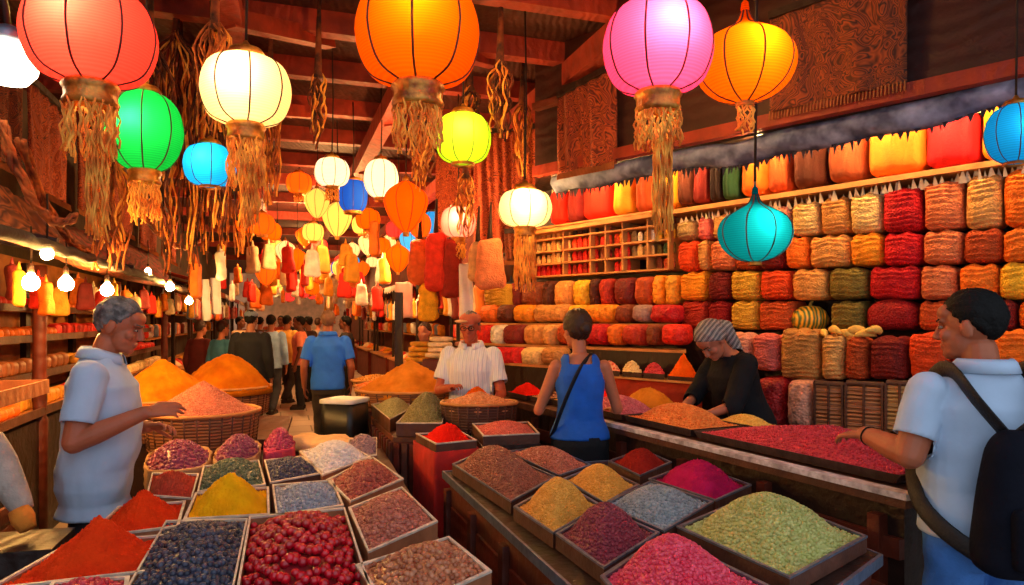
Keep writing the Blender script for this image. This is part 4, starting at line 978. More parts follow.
for (r, c), cc in cells.items():
    x0, x1 = cols_[c], cols_[c + 1]; n = max(2, int(np.linalg.norm(W(x1, .2) - W(x0, .2)) / .062))
    for i in range(n):
        x = x0 + (x1 - x0) * (i + .6) / (n + .2); p = W(x, .19 + .015 * (i % 2)); z = pz(x, rky(x, r + 1), .26) + .009
        if PK0 is None: o = PK0 = pk.build('packet', M_smo, None, True, local=True)
        else: o = PK0.copy(); COL.objects.link(o)
        o.location = (*p, z); o.rotation_euler = (0, 0, WRZ + rnd.uniform(-.1, .1)); s = rnd.uniform(.9, 1.15); o.scale = (s, s, s * .95); o.color = lin(HUE[cc[i % 2]])
        tag(o, f'small {cc[i % 2]} packet in the {RN[r]} pigeonhole, {CN[c]} column of the wall rack', 'packet', f'{cc[i % 2]} packets in the {RN[r]} pigeonhole of the {CN[c]} column')

# ------------------------------------------------------------------ patterned rugs hung high up
RUG1 = mat_carpet('rug_swirl', (86, 26, 14), (176, 74, 28), (48, 16, 12), 3.2); RUG2 = mat_carpet('rug_red', (110, 28, 14), (190, 84, 34), (60, 16, 10), 3.6)
RUG3 = mat_carpet('rug_dark', (70, 30, 14), (150, 66, 24), (30, 22, 22), 4.)
def rug(p, q, z0, z1, m, label, th=.02, top=None, bow=.03):
    p = np.asarray(p); q = np.asarray(q); nx, nz = 30, 22; s = np.linspace(0, 1, nx)[:, None]; t = np.linspace(0, 1, nz)[None]
    d = q - p; n = unit([d[1], -d[0]]); o = bow * np.sin(s * 11) * (1 - t) + .012 * np.sin(s * 29 + 3 * t)
    zt = z1 if top is None else z1 + (top - z1) * s
    x = p[0] + d[0] * s + n[0] * o + 0 * t; y = p[1] + d[1] * s + n[1] * o + 0 * t; z = z0 + (zt - z0) * t + 0 * s
    c = (p + q) / 2; T = thing('hanging_rug', label, 'rug', (*c, z0))
    r = MB().add(np.stack([x, y, z], -1).reshape(-1, 3), grid(nx, nz)).build('rug_cloth', m, T, True); sm = r.modifiers.new('s', 'SOLIDIFY'); sm.thickness = th
    MB().beam((*p, z1 + .02), (*q, (z1 if top is None else top) + .02), .05, .05).build('hanging_rail', M_woodd, T)
    mb = MB()
    for i in range(40):
        f = i / 39; e = p + d * f; mb.tube([(*e, z0 + .01), (*(e + n * .01), z0 - .05)], .006, 4)
    mb.build('rug_fringe', pm('rug_fringe_mat', (150, 84, 40), .9), T)
p, q = W(558, .74), W(614, .74); rug(p, q, 2.94, 3.62, RUG1, 'swirl-patterned rug hung above the far end of the blue-grey canopy', top=3.72)
p, q = W(770, .74), W(905, .74); rug(p, q, 3.06, 3.70, RUG3, 'dark swirl-patterned rug hung high on the right, above the canopy', top=3.72)
rug(P(474, 0, 7.9)[:2], P(512, 0, 7.8)[:2], 2.45, 3.75, RUG2, 'red patterned rug hanging left of the swirl-patterned rug, beside the cream lantern')
rug(P(512, 0, 7.75)[:2], P(552, 0, 7.6)[:2], 2.62, 3.75, RUG2, 'red patterned rug hanging behind the cream lantern with the gold tassel')
rug(P(436, 0, 9.)[:2], P(470, 0, 8.8)[:2], 2.75, 3.8, RUG2, 'red patterned rug hanging behind the lime lantern')
rug(P(505, 0, 7.65)[:2], P(536, 0, 7.55)[:2], 2.3, 2.6, RUG3, 'short dark rug strip hanging under the red rugs')

# hung textiles along the upper left side
for i, (t0, t1, z0, z1, m, lb) in enumerate(((1.1, 1.7, 2.75, 3.6, RUG3, 'dark patterned rug hung above the brown awning, nearest'), (1.8, 2.9, 2.7, 3.5, RUG2, 'red patterned rug hung behind the green lantern'), (3.2, 4.2, 2.72, 3.5, RUG1, 'swirl-patterned rug hung on the left behind the bright blue lantern'), (4.5, 5.9, 2.75, 3.5, RUG2, 'long red rug hung above the maroon awning'), (6.3, 7.8, 2.7, 3.4, RUG1, 'rust rug hung at the far end above the maroon awning'), (8.2, 10.0, 2.7, 3.5, RUG2, 'red rug hung over the first left lane stall'))):
    rug(Lp(t0, .62), Lp(t1, .62), z0, z1, m, lb)
# ------------------------------------------------------------------ lanterns
M_gold = pm('gold_collar', (222, 150, 56), .32, .4, 18, .5, 40, metal=.35, c2=(140, 74, 22)); M_rib = pm('lantern_rib', (74, 26, 16), .6, .2, 10, .1, 20)
M_tas = pm('tassel_cord', (255, 180, 70), .8, .3, 18, .5, 60, c2=(230, 126, 40)); M_cord = pm('hanging_cord', (40, 22, 14), .8, .2, 10, .2, 40)
PAPER = {'coral red': (248, 70, 54), 'green': (20, 176, 66), 'blue': (20, 148, 220), 'cream': (255, 218, 146), 'orange': (246, 98, 3), 'lime': (176, 222, 30), 'pink': (255, 66, 116), 'amber': (248, 108, 5), 'teal': (6, 124, 136), 'pale pink': (255, 150, 120),
         'yellow': (255, 208, 96), 'deep orange': (250, 110, 16), 'royal blue': (40, 96, 190), 'white': (255, 240, 200), 'sky blue': (60, 160, 214)}
SH = {'globe': [(.20, -.42), (.36, -.36), (.45, -.24), (.5, -.02), (.46, .2), (.37, .33), (.2, .40)],
      'tall': [(.20, -.50), (.33, -.42), (.44, -.26), (.5, 0), (.45, .26), (.34, .42), (.2, .5)],
      'drop': [(.07, -.55), (.22, -.44), (.40, -.2), (.5, .08), (.44, .28), (.26, .42), (.08, .52)],
      'onion': [(.09, -.40), (.28, -.34), (.44, -.2), (.5, 0), (.43, .18), (.24, .30), (.10, .38), (.04, .50)],
      'barrel': [(.30, -.52), (.42, -.38), (.48, -.15), (.48, .15), (.42, .38), (.30, .52)]}
def smooth_prof(pr, k=3):
    pr = np.array(pr); n = len(pr); t = np.linspace(0, n - 1, (n - 1) * k + 1); o = []
    for x in t:
        i = int(min(x, n - 2)); f = x - i; p0 = pr[max(i - 1, 0)]; p1 = pr[i]; p2 = pr[i + 1]; p3 = pr[min(i + 2, n - 1)]
        o.append(.5 * (2 * p1 + (p2 - p0) * f + (2 * p0 - 5 * p1 + 4 * p2 - p3) * f * f + (3 * p1 - p0 - 3 * p2 + p3) * f ** 3))
    return np.array(o)
def strands(mb, c, r0, z0, ln, n, seed, spread=.0, rad=.006, seg=5):
    g = np.random.RandomState(seed)
    for i in range(n):
        a = 2 * math.pi * i / n + g.uniform(-.15, .15); r = r0 * math.sqrt(g.uniform(.5, 1)); L_ = ln * g.uniform(.75, 1.08); k = 7
        t = np.linspace(0, 1, k); x = r * math.cos(a) * (1 + spread * t) + .008 * np.sin(t * 12 + i); y = r * math.sin(a) * (1 + spread * t) + .008 * np.cos(t * 10 + i * 2)
        mb.tube(np.c_[c[0] + x, c[1] + y, z0 - L_ * t], rad * (1 + .35 * np.sin(t * 22 + i)), seg)
LSEED = [0]
def lantern(label, loc, D, hh, shape, paper, power=0, tassel=0, tail=0, collar=None, glow=.25, cap='gold', ribs=8, group=None, lobes=8, trans=.12, cord=True):
    """hh: height / diameter factor; tassel / tail lengths in metres"""
    LSEED[0] += 1; sd = LSEED[0]
    T = thing('paper_lantern', label, 'lantern', loc, rnd.uniform(0, .5), group)
    pr = smooth_prof(SH[shape]); pr = np.c_[pr[:, 0] * D, pr[:, 1] * D * hh]
    mp = mat_paper('paper_' + paper.replace(' ', '_') + f'_{glow:.2f}', PAPER[paper], glow, trans)
    MB().lathe([tuple(p) for p in pr], 48 if D > .3 else 24, (0, 0, 0), lobes, .025, 1, close=False).build('shade', mp, T, True, local=True)
    mb = MB(); seg = 6 if power else 4
    for i in range(ribs):
        a = 2 * math.pi * i / ribs; mb.tube(np.c_[pr[:, 0] * 1.005 * math.cos(a), pr[:, 0] * 1.005 * math.sin(a), pr[:, 1]], D * .0095, seg)
    mb.build('ribs', M_rib, T, True, local=True)
    zt, rt = pr[-1, 1], pr[-1, 0]; zb, rb = pr[0, 1], pr[0, 0]
    m_ = M_gold if cap == 'gold' else mp
    mb = MB(); mb.lathe([(rt * 1.04, zt - .01 * D), (rt * 1.1, zt + .03 * D), (rt * .9, zt + .09 * D), (rt * .35, zt + .12 * D), (.004, zt + .2 * D)], 24); mb.build('top_cap', m_, T, True, local=True)
    ch = collar if collar is not None else .2
    if ch:
        mb = MB(); q = [(rb * 1.03, 0), (rb * 1.12, -.03), (rb * 1.03, -.05), (rb * 1.0, -.10), (rb * 1.08, -.13), (rb * 1.02, -.16), (rb * .92, -.16), (rb * .9, -.02)]
        mb.lathe([(r, zb + z * D * ch / .16) for r, z in q], 28, close=False); mb.build('collar', M_gold, T, True, local=True)
    zc = zb - D * ch * .85
    if tassel:
        mb = MB(); strands(mb, (0, 0), max(rb * 1.02, .02), zc, tassel, (54 if power else 24) if rb > .05 else 12, sd, .05, .0044 if D > .3 else .0036); mb.build('tassel', M_tas, T, True, local=True)
    if tail:
        mb = MB(); strands(mb, (rb * .25, 0), .036, zc - tassel * .5, tail, 34, sd + 50, .2, .0044); mb.build('tail', M_tas, T, True, local=True)
    if cord:
        top = CZ - .02 - loc[2]; mb = MB(); mb.tube([(0, 0, zt + .19 * D), (.01, 0, (zt + top) / 2), (0, 0, top)], .007 if D > .3 else .006, 6); mb.build('cord', M_cord, T, True, local=True)
    if power:
        power = power * (.55 if 'ange' in paper or paper == 'amber' else 1.15)
        L = bpy.data.lights.new('lantern_light', 'POINT'); L.energy = power; L.shadow_soft_size = D * .05; L.color = (1, .86, .62)
        lo = bpy.data.objects.new('lantern_light', L); COL.objects.link(lo); lo.location = (loc[0] + D * .03, loc[1] - D * .33, loc[2] + D * .06)
    return T
def lp(px, py, w, D): return tuple(P(px, py, D * F / w))
BIG = [('large coral-red lantern at the top left, with gold collar and tassels', 91, 36, 119, .48, .95, 'globe', 'coral red', 5, .22, .42),
       ('green lantern hanging behind the coral-red one', 145, 132, 71, .40, 1.08, 'tall', 'green', 4, .22, 0),
       ('cream-white lantern with brass top and long tassel, right of the green one', 246, 90, 86, .43, .95, 'globe', 'cream', 4, .24, .32),
       ('large orange lantern with gold collar at the top centre', 418, 34, 122, .56, .98, 'globe', 'orange', 7, .20, .0),
       ('lime-green lantern below the large orange one', 463, 138, 55, .40, 1.08, 'globe', 'lime', 4, 0, 0),
       ('big pink lantern with gold collar and long gold tail', 658, 47, 107, .46, 1.0, 'globe', 'pink', 7, .16, .45),
       ('big amber onion-shaped lantern right of the pink one', 745, 62, 96, .45, 1.05, 'onion', 'amber', 6, .12, 0),
       ('teal onion-shaped lantern hanging before the stacked goods', 755, 232, 71, .38, 1.05, 'onion', 'teal', 2.2, 0, 0),
       ('turquoise-blue lantern at the right edge under the canopy', 1016, 134, 54, .28, 1.05, 'tall', 'blue', 1.0, 0, 0),
       ('bright blue lantern between the green and the cream-white ones', 210, 165, 50, .36, 1.0, 'globe', 'blue', 3, 0, 0),
       ('cream lantern with gold tassel in front of the red rugs', 525, 208, 53, .42, .85, 'globe', 'cream', 4, .42, .0),
       ('pale pink lantern with short tassel left of the red rugs', 458, 222, 35, .36, 1.05, 'globe', 'pale pink', 2.5, .16, 0)]
for lb, px, py, wd, D, hh, sh, pa, pw, ta, tl in BIG:
    onion = sh == 'onion'
    lantern(lb, lp(px, py, wd, D), D, hh, sh, pa, pw, ta, tl, collar=.05 if onion or pa in ('lime', 'blue', 'teal') else .2, glow=.05, cap='paper' if onion else 'gold')
MID = [('white lantern in the upper middle of the lane, left of two', 332, 172, 34, 'globe', 'white'), ('white lantern in the upper middle of the lane, right of two', 381, 179, 34, 'tall', 'white'), ('round orange lantern right of the two white ones', 406, 206, 43, 'drop', 'orange'),
       ('royal blue barrel lantern between the two white ones', 353, 196, 29, 'barrel', 'royal blue'), ('deep orange lantern left of the white pair', 299, 183, 25, 'globe', 'deep orange'), ('pale yellow lantern under the left white one', 317, 203, 25, 'drop', 'yellow'),
       ('fat pale yellow lantern below the royal blue one', 337, 219, 29, 'drop', 'yellow'), ('small yellow lantern under the pale yellow drop', 313, 232, 21, 'globe', 'yellow'), ('small orange lantern right of the fat yellow one', 368, 219, 24, 'globe', 'amber'),
       ('amber lantern alone at the left of the lane', 249, 223, 25, 'globe', 'amber'), ('deep orange lantern tucked behind the lone amber one', 262, 224, 25, 'globe', 'deep orange'), ('tiny cream lantern under the small orange one', 368, 244, 19, 'drop', 'cream'), ('tall sky-blue lantern beside the pale pink one', 432, 223, 20, 'tall', 'sky blue'),
       ('deep orange lantern behind the tall sky-blue one', 420, 225, 22, 'tall', 'deep orange'), ('small tilted sky-blue lantern under the round orange one', 410, 241, 21, 'drop', 'sky blue'), ('amber lantern under the tilted sky-blue one', 398, 258, 24, 'drop', 'amber'), ('small yellow lantern low on the left of the lane', 277, 248, 18, 'globe', 'yellow'),
       ('small cream lantern below the low yellow one', 273, 265, 18, 'drop', 'cream'), ('small amber lantern right of the low yellow one', 297, 259, 18, 'drop', 'amber'), ('tiny yellow lantern at the lower left of the cluster', 276, 282, 13, 'globe', 'yellow'), ('tiny royal blue lantern low in the lane', 337, 268, 12, 'barrel', 'royal blue'),
       ('tiny cyan lantern beside the tiny royal blue one', 354, 261, 11, 'globe', 'sky blue'), ('tiny deep orange lantern in the middle of the lane', 316, 261, 15, 'globe', 'deep orange'), ('tiny cream lantern behind the small tilted blue one', 372, 262, 12, 'globe', 'cream'),
       ('small amber lantern just right of the cream tassel lantern', 506, 252, 20, 'globe', 'deep orange')]
for i, (lb, px, py, wd, sh, pa) in enumerate(MID):
    D = (.30, .36, .42, .33, .39)[i % 5]; hh = 1.0 if sh in ('globe', 'barrel') else 1.1
    lantern(lb, lp(px, py, wd, D), D, hh, sh, pa, 0, .1 if i % 4 == 0 else 0, 0, collar=.1, glow=.62 if pa in ('white', 'cream', 'yellow') else .6, cap='gold', trans=.05)
# the far strings of small lanterns
far0 = {}; LPOS = [np.array(o.location) for o in bpy.data.objects if o.name.startswith('paper_lantern')]
g = np.random.RandomState(21); names = ['amber', 'deep orange', 'yellow', 'cream', 'coral red']
k = 0
for s in np.arange(13, 34, 1.05):
    for j in range(3):
        for _ in range(40):
            c = g.uniform(-.3, 2.6); s2 = s + g.uniform(-.3, .3); p = U * s2 + V_ * c; z = g.uniform(2.4 if c < 1.9 else 2.85, 3.5)
            if all(np.linalg.norm(np.array([*p, z]) - q) > .5 for q in LPOS): break
        LPOS.append(np.array([*p, z])); pa = names[k % 5]; k += 1
        if pa not in far0:
            far0[pa] = lantern(f'small {pa} lantern far down the lane among many', (*p, z), .36, 1.05, 'globe' if k % 2 else 'drop', pa, 0, 0, 0, collar=.1, glow=.6, group=f'far {pa} lanterns', trans=0, cord=False)
        else:
            dup(far0[pa], (*p, z), g.uniform(0, 3))
# ------------------------------------------------------------------ ropes, nets and tassel bundles hanging left and centre
M_rope = pm('rope', (196, 104, 40), .85, .4, 14, .5, 60, c2=(120, 56, 22)); M_roped = pm('dark_rope', (130, 62, 28), .85, .4, 14, .5, 60, c2=(46, 24, 16))
def rope_bundle(label, loc, ln, r, n, m, seed, group=None):
    g = np.random.RandomState(seed); T = thing('rope_bundle', label, 'rope bundle', (*loc[:2], loc[2] - ln), 0, group)
    mb = MB(); mb2 = MB()
    for i in range(int(n * 1.7)):
        a = g.uniform(0, 6.28); rr = r * math.sqrt(g.uniform(.1, 1)); L_ = ln * g.uniform(.6, 1.); t = np.linspace(0, 1, 16)
        e = np.minimum(1, t * 4) * (1 - .35 * t); x = rr * math.cos(a) * e + .018 * np.sin(t * g.uniform(8, 16) + i); y = rr * math.sin(a) * e + .018 * np.cos(t * g.uniform(8, 14) + i)
        (mb if i % 3 else mb2).tube(np.c_[x, y, ln - L_ * t], .0075 * (1 + .35 * np.sin(t * 40 + i)), 5)
    mb.build('strands', m, T, True, local=True); mb2.build('pale_strands', M_tas, T, True, local=True)
    MB().tube([(0, 0, ln - .06), (0, 0, ln), (.01, 0, ln + max(.1, CZ - loc[2]))], [.04, .03, .012], 8).build('knot', M_roped, T, True, local=True)
RB_ = [(176, 30, 5.4, 1.2, .2, 18), (192, 55, 6.3, 1.4, .2, 18), (150, 40, 4.9, 1.2, .2, 18), (215, 20, 4.2, .7, .13, 12), (225, 60, 5.2, 1.3, .18, 16), (128, 60, 4.3, .9, .16, 14), (205, 100, 6.0, 1.4, .22, 18), (270, 95, 5.6, .9, .1, 10), (318, 70, 5.4, .62, .07, 8), (236, 130, 7., 1.3, .25, 18), (180, 130, 5.6, 1.2, .22, 18), (110, 150, 4.4, .8, .16, 14)]
for i, (px, py, Y, ln, r, n) in enumerate(RB_):
    wh = ['nearest the coral-red lantern', 'above the bright blue lantern', 'high behind the green lantern', 'beside the top of the cream-white lantern', 'behind the cream-white lantern', 'between coral-red and green lanterns', 'above the amber lantern of the lane', 'right of the cream-white lantern', 'slim, dangling from a beam in the middle', 'at the far left end before the lane', 'right of the green lantern', 'under the coral-red lantern, left'][i]
    rope_bundle(f'tangled brown rope bundle {wh}', tuple(P(px, py, Y)), ln, r, n, M_rope if i % 2 else M_roped, 40 + i)
for i, (px, py, Y, ln, wh) in enumerate(((500, 60, 5.2, .62, 'dark rope bundle right of the large orange lantern'), (470, 85, 6., .5, 'dark rope bundle above the lime lantern'), (422, 118, 4.6, .42, 'loose golden rope tassel below the large orange lantern'), (420, 118, 6.6, .7, 'brown rope bundle left of the lime lantern'), (466, 172, 6.4, .6, 'brown rope bundle under the lime lantern'), (522, 100, 6.8, .8, 'rust rope bundle before the red rugs'))):
    rope_bundle(wh, tuple(P(px, py, Y)), ln, .10, 12, M_roped if i in (0, 1) else M_rope, 80 + i)
# swags of rope along the left awning
for i, (a, b, zz, wh) in enumerate((((20, 140, 3.2), (110, 230, 5.2), .3, 'nearest, over the brown awning'), ((118, 175, 5.0), (205, 235, 8.), .3, 'over the maroon awning'), ((0, 120, 3.0), (75, 215, 3.4), .18, 'looping at the left edge'))):
    p0, p1 = P(*a), P(*b); t = np.linspace(0, 1, 30); mb = MB()
    for k in range(5):
        mb.tube(p0 + (p1 - p0) * t[:, None] + np.c_[.014 * np.sin(t * 22 + k * 2), .014 * np.cos(t * 19 + k), -zz * 4 * t * (1 - t) + .014 * np.sin(t * 26 + k * 3)], .010 * (1 + .3 * np.sin(t * 50 + k)), 6)
    tag(mb.build('rope_swag', M_rope, smooth=True), f'thick twisted rope swag {wh}', 'rope')
# ------------------------------------------------------------------ people
def remesh(mb, vox, it=2, wr=0, wrs=9, seed=0, sm=.5):
    V, Fc = mb.arrays(); me = mesh('tmp', V, Fc); o = bpy.data.objects.new('tmp', me); COL.objects.link(o)
    r = o.modifiers.new('r', 'REMESH'); r.mode = 'VOXEL'; r.voxel_size = vox
    s = o.modifiers.new('s', 'SMOOTH'); s.factor = sm; s.iterations = it
    dg = bpy.context.evaluated_depsgraph_get(); m2 = bpy.data.meshes.new_from_object(o.evaluated_get(dg))
    bpy.data.objects.remove(o); bpy.data.meshes.remove(me)
    V = np.zeros(len(m2.vertices) * 3); m2.vertices.foreach_get('co', V); V = V.reshape(-1, 3)
    nrm = np.zeros(len(V) * 3); m2.vertices.foreach_get('normal', nrm); nrm = nrm.reshape(-1, 3)
    ls = np.zeros(len(m2.polygons), int); m2.polygons.foreach_get('loop_total', ls)
    li = np.zeros(len(m2.loops), int); m2.loops.foreach_get('vertex_index', li)
    st = np.cumsum(ls) - ls; Fc = np.c_[li[st], li[st + 1], li[st + 2], np.where(ls > 3, li[np.minimum(st + 3, len(li) - 1)], li[st + 2])]
    bpy.data.meshes.remove(m2)
    if wr: V = V + nrm * (wr * wob(V * [1, 1, 1.6], wrs, seed + 3, 3))[:, None]
    return V, Fc
def keep_faces(V, Fc, keep):
    f = Fc[keep[Fc].all(1)]; used = np.unique(f); mp = -np.ones(len(V), int); mp[used] = np.arange(len(used)); return V[used], mp[f]
def stack(mb, secs, T=None, seg=28, ex=2.4):
    """secs: (z, cx, cy, hw, hd) closed loft of superellipses"""
    th = np.arange(seg) * 2 * math.pi / seg; cx_, sy_ = np.cos(th), np.sin(th)
    cs = np.sign(cx_) * np.abs(cx_) ** (2 / ex); sn = np.sign(sy_) * np.abs(sy_) ** (2 / ex); n = len(secs)
    V = np.concatenate([np.c_[x + hw * cs, y + hd * sn, np.full(seg, z)] for z, x, y, hw, hd in secs] + [[[secs[0][1], secs[0][2], secs[0][0]]], [[secs[-1][1], secs[-1][2], secs[-1][0]]]])
    Fc = [[i * seg + j, i * seg + (j + 1) % seg, (i + 1) * seg + (j + 1) % seg, (i + 1) * seg + j] for i in range(n - 1) for j in range(seg)]
    k = n * seg; Fc += [[(j + 1) % seg, j, k, k] for j in range(seg)] + [[(n - 1) * seg + j, (n - 1) * seg + (j + 1) % seg, k + 1, k + 1] for j in range(seg)]
    if T is not None: V = T(V)
    mb.add(V, np.array(Fc))
def hand(mb, w, d, pn, side, curl=.35, sc=1.0, thumb=1.0):
    """w wrist, d finger direction, pn palm normal (the way the palm faces), side +1 when the thumb is on d x pn side"""
    d = unit(d); pn = unit(np.asarray(pn) - d * np.dot(pn, d)); sd = np.cross(d, pn) * side; w = np.asarray(w, float)
    P_ = lambda a, b, c: w + (d * a + sd * b + pn * c) * sc
    for b, l in ((.030, .088), (.010, .092), (-.010, .088), (-.029, .080)): mb.capsule(P_(.005, b * .55, 0), .0155 * sc, P_(l, b, .003), .0115 * sc, 8)
    for b, l0, ln in ((.032, .088, .068), (.011, .094, .078), (-.010, .090, .072), (-.030, .082, .056)):
        p = P_(l0, b, .003); a = curl * .5; rad = .0092
        for seg, f in ((0, .45), (1, .32), (2, .23)):
            q = p + (d * math.cos(a) + pn * math.sin(a) + sd * b * 1.5) * ln * f * sc; mb.capsule(p, rad * sc, q, (rad - .0008) * sc, 8); p = q; rad -= .0008; a += curl * (.9 if seg == 0 else .8)
    p = P_(.028, .026, .006); q = p + (d * .55 + sd * .75 + pn * .35) * .040 * sc * thumb; mb.capsule(p, .0135 * sc, q, .0112 * sc, 8)
    r = q + (d * .85 + sd * .25 + pn * .45) * .030 * sc; mb.capsule(q, .0108 * sc, r, .0095 * sc, 8); mb.capsule(r, .0095 * sc, r + (d * .9 + pn * .4) * .022 * sc, .008 * sc, 8)
M_eye = pm('eye', (150, 128, 112), .2, .05, 10, 0); M_iris = pm('iris', (30, 18, 12), .2, .05, 10, 0)
def person(label, loc, head_dir, H=1.73, arms=None, legs='stand', lean=0., nod=0., turn=0., skin=(196, 120, 84), belly=0., sex='m', vox=.0055, shirt=None, trouser=None, hair=None, hat=None, face=True, sleeve=.72, hem=.80, shirt_loose=.016, tilt=0., cat='person', group=None, wrinkle=.007, scarf=None, neck_cut=1.485, tank=False, armk=1.0):
    """head_dir: plan direction the body faces. arms: dict l/r -> (elbow, wrist, hand dir, palm normal, curl) in body coordinates: x right, y forward"""
    k = H / 1.75; f = unit(head_dir); rz = math.atan2(-f[0], f[1])
    root = thing('person', label, cat, (loc[0], loc[1], loc[2] if len(loc) > 2 else 0), rz, group)
    pv = np.array([0, 0, .98]); RL = rot3(-lean, 'X')
    def TL(V): 
        V = np.asarray(V, float); w_ = np.clip((V[..., 2] - .90) / .22, 0, 1)[..., None]
        return V * (1 - w_) + ((V - pv) @ RL.T + pv) * w_
    nk = np.array([0, -.012, 1.49]); RH = rot3(-turn, 'Z') @ rot3(-nod, 'X') @ rot3(tilt, 'Y')
    def TH(V): return TL((np.asarray(V, float) - nk) @ RH.T + nk)
    hc = np.array([0, .018, 1.635])
    wS = .185 if sex == 'm' else .155; wH = .165 if sex == 'm' else .172
    bod = MB()
    torso = [(.83, 0, -.005, wH * .9, .10), (.90, 0, -.008, wH, .118), (.98, 0, -.004, wH * .97, .112 + belly * .3), (1.07, 0, belly * .45, (.150 if sex == 'm' else .128) + belly * .35, .102 + belly * .55), (1.17, 0, belly * .4, (.158 if sex == 'm' else .130) + belly * .2, .105 + belly * .45), (1.28, 0, .008 + belly * .1, .172 if sex == 'm' else .148, .118), (1.36, 0, .0, wS * .98, .108), (1.42, 0, -.010, wS * .88, .085), (1.465, 0, -.015, .10, .062), (1.49, 0, -.012, .058, .055)]
    stack(bod, torso, TL)
    if sex == 'f':
        for sx in (-.07, .07): bod.ell(TL([sx, .095, 1.275]), (.062, .05, .06))
    bod.capsule(TL([0, -.02, 1.44]), .058 if sex == 'm' else .048, TH([0, -.004, 1.56]), .056 if sex == 'm' else .046, 14)
    He = lambda c, r, M=None: bod.ell(TH(hc + c), r, RL @ RH if M is None else RL @ RH @ M, 18, 12)
    He(np.array([0, -.014, .035]), (.076, .096, .092)); He(np.array([0, .030, -.030]), (.060, .064, .078)); He(np.array([0, .072, -.086]), (.026, .022, .020)); He(np.array([0, .045, -.075]), (.046, .045, .030))
    He(np.array([0, .078, .036]), (.052, .020, .014)); He(np.array([0, .060, .062]), (.058, .040, .036))
    for sx in (-1, 1):
        He(np.array([sx * .038, .066, -.016]), (.024, .024, .022)); He(np.array([sx * .079, -.010, -.002]), (.009, .021, .031), rot3(-.25, 'X'))
    bod.capsule(TH(hc + [0, .088, .028]), .009, TH(hc + [0, .110, -.020]), .0135, 10); He(np.array([0, .104, -.026]), (.017, .012, .009))
    He(np.array([0, .090, -.052]), (.024, .011, .0065)); He(np.array([0, .088, -.063]), (.021, .011, .007))
    HJ = {}
    if legs == 'stand': lj = {s: ([s * .09, 0, .90], [s * .098, .015, .50], [s * .10, -.02, .085]) for s in (-1, 1)}
    elif legs == 'walk': lj = {-1: ([-.09, 0, .90], [-.095, .13, .52], [-.095, .20, .10]), 1: ([.09, 0, .90], [.095, .02, .49], [.095, -.22, .15])}
    else: lj = legs
    for s, (a, b, c) in lj.items():
        bod.capsule(a, .084, b, .056, 16); bod.capsule(b, .055, np.array(c) * .45 + np.array(b) * .55 + [0, -.012, 0], .056, 14); bod.capsule(np.array(c) * .45 + np.array(b) * .55 + [0, -.012, 0], .054, c, .038, 14)
        bod.capsule(np.array(c) + [0, -.03, -.045], .035, np.array(c) + [s * .012, .15, -.055], .028, 10)
    SH_ = {s: TL([s * wS, -.012, 1.405]) for s in (-1, 1)}
    arms = arms or {}
    AJ = {}
    for s, key in ((-1, 'l'), (1, 'r')):
        a = SH_[s]
        e, w_, hd, pn, cu = arms.get(key, ([s * .245, -.03, 1.11], [s * .25, .06, .86], [0, .12, -1], [-s, 0, 0], .5))
        e = np.array(e, float); w_ = np.array(w_, float); AJ[s] = (a, e, w_)
        g = (1. if sex == 'm' else .82) * armk
        bod.capsule(a, .056 * g, e, .043 * g, 14); m_ = e + (w_ - e) * .3; bod.capsule(e, .041 * g, m_, .042 * g, 14); bod.capsule(m_, .042 * g, w_, .027 * g, 14)
        d = unit(hd); pn_ = unit(np.array(pn) - d * np.dot(pn, d)); sd = np.cross(d, pn_)
        fwd = np.array([0, 1, .4]); hand(bod, w_, hd, pn, 1 if np.dot(sd, fwd) > 0 else -1, cu, .98 if sex == 'm' else .88)
    V, Fc = remesh(bod, vox, 2)
    ms = pm('skin_%d_%d_%d' % skin, skin, .5, .12, 14, .12, 60, spec=.35)
    S = np.array([k, k, k])
    def part(nm, V, Fc, m, par=root, smooth=True):
        o = link(nm, mesh(nm, V * k, Fc, smooth), m, par); return o
    part('body', V, Fc, ms)
    if face:
        for sx in (-1, 1):
            mb = MB(); c = TH(hc + [sx * .031, .0835, .012]); mb.ell(c, (.0105, .0072, .0060), RL @ RH, 10, 8); e = part('eye', *mb.arrays(), M_eye)
            mb = MB(); mb.ell(TH(hc + [sx * .031, .0898, .0115]), (.0056, .0026, .0052), RL @ RH, 8, 6); part('iris', *mb.arrays(), M_iris, e)
            mb = MB(); mb.capsule(TH(hc + [sx * .014, .0985, .036]), .0048, TH(hc + [sx * .046, .084, .040]), .0035, 6); part('eyebrow', *mb.arrays(), hair[0] if hair else M_iris)
    # hair: cap fitted over the skull with a hairline
    if hair:
        mh, kind = hair; V, Fc = usphere(48, 36); V = V.copy(); hv = V * [.0835, .1035, .1015] + [0, -.016, .042]
        y, z, x = hv[:, 1], hv[:, 2], np.abs(hv[:, 0])
        if kind == 'short': line = np.interp(y, [-.13, -.06, -.015, .012, .03, .06, .10], [-.070, -.052, .020, .012, .034, .074, .094]) + .007 * np.sin(hv[:, 0] * 190 + hv[:, 1] * 150)
        else: line = np.interp(y, [-.13, -.06, .0, .04, .07, .10], [-.095, -.075, -.02, .03, .075, .09])
        wgt = np.clip((z - line) / .018, 0, 1); wgt = wgt * wgt * (3 - 2 * wgt)
        ci = np.array([0, -.014, .03]); hv = ci + (hv - ci) * (1 - .22 * (1 - wgt))[:, None]
        nrm = unit_rows(hv - ci); hv += nrm * ((.0035 * np.sin(hv[:, 0] * 260 + 3 * np.sin(hv[:, 2] * 70)) + .004 * wob(hv, 55, 3)) * wgt)[:, None]
        if kind == 'bun': hv = (hv - ci) * (1 + .10 * wgt)[:, None] + ci
        mb = MB(); mb.add(TH(hc + hv), Fc)
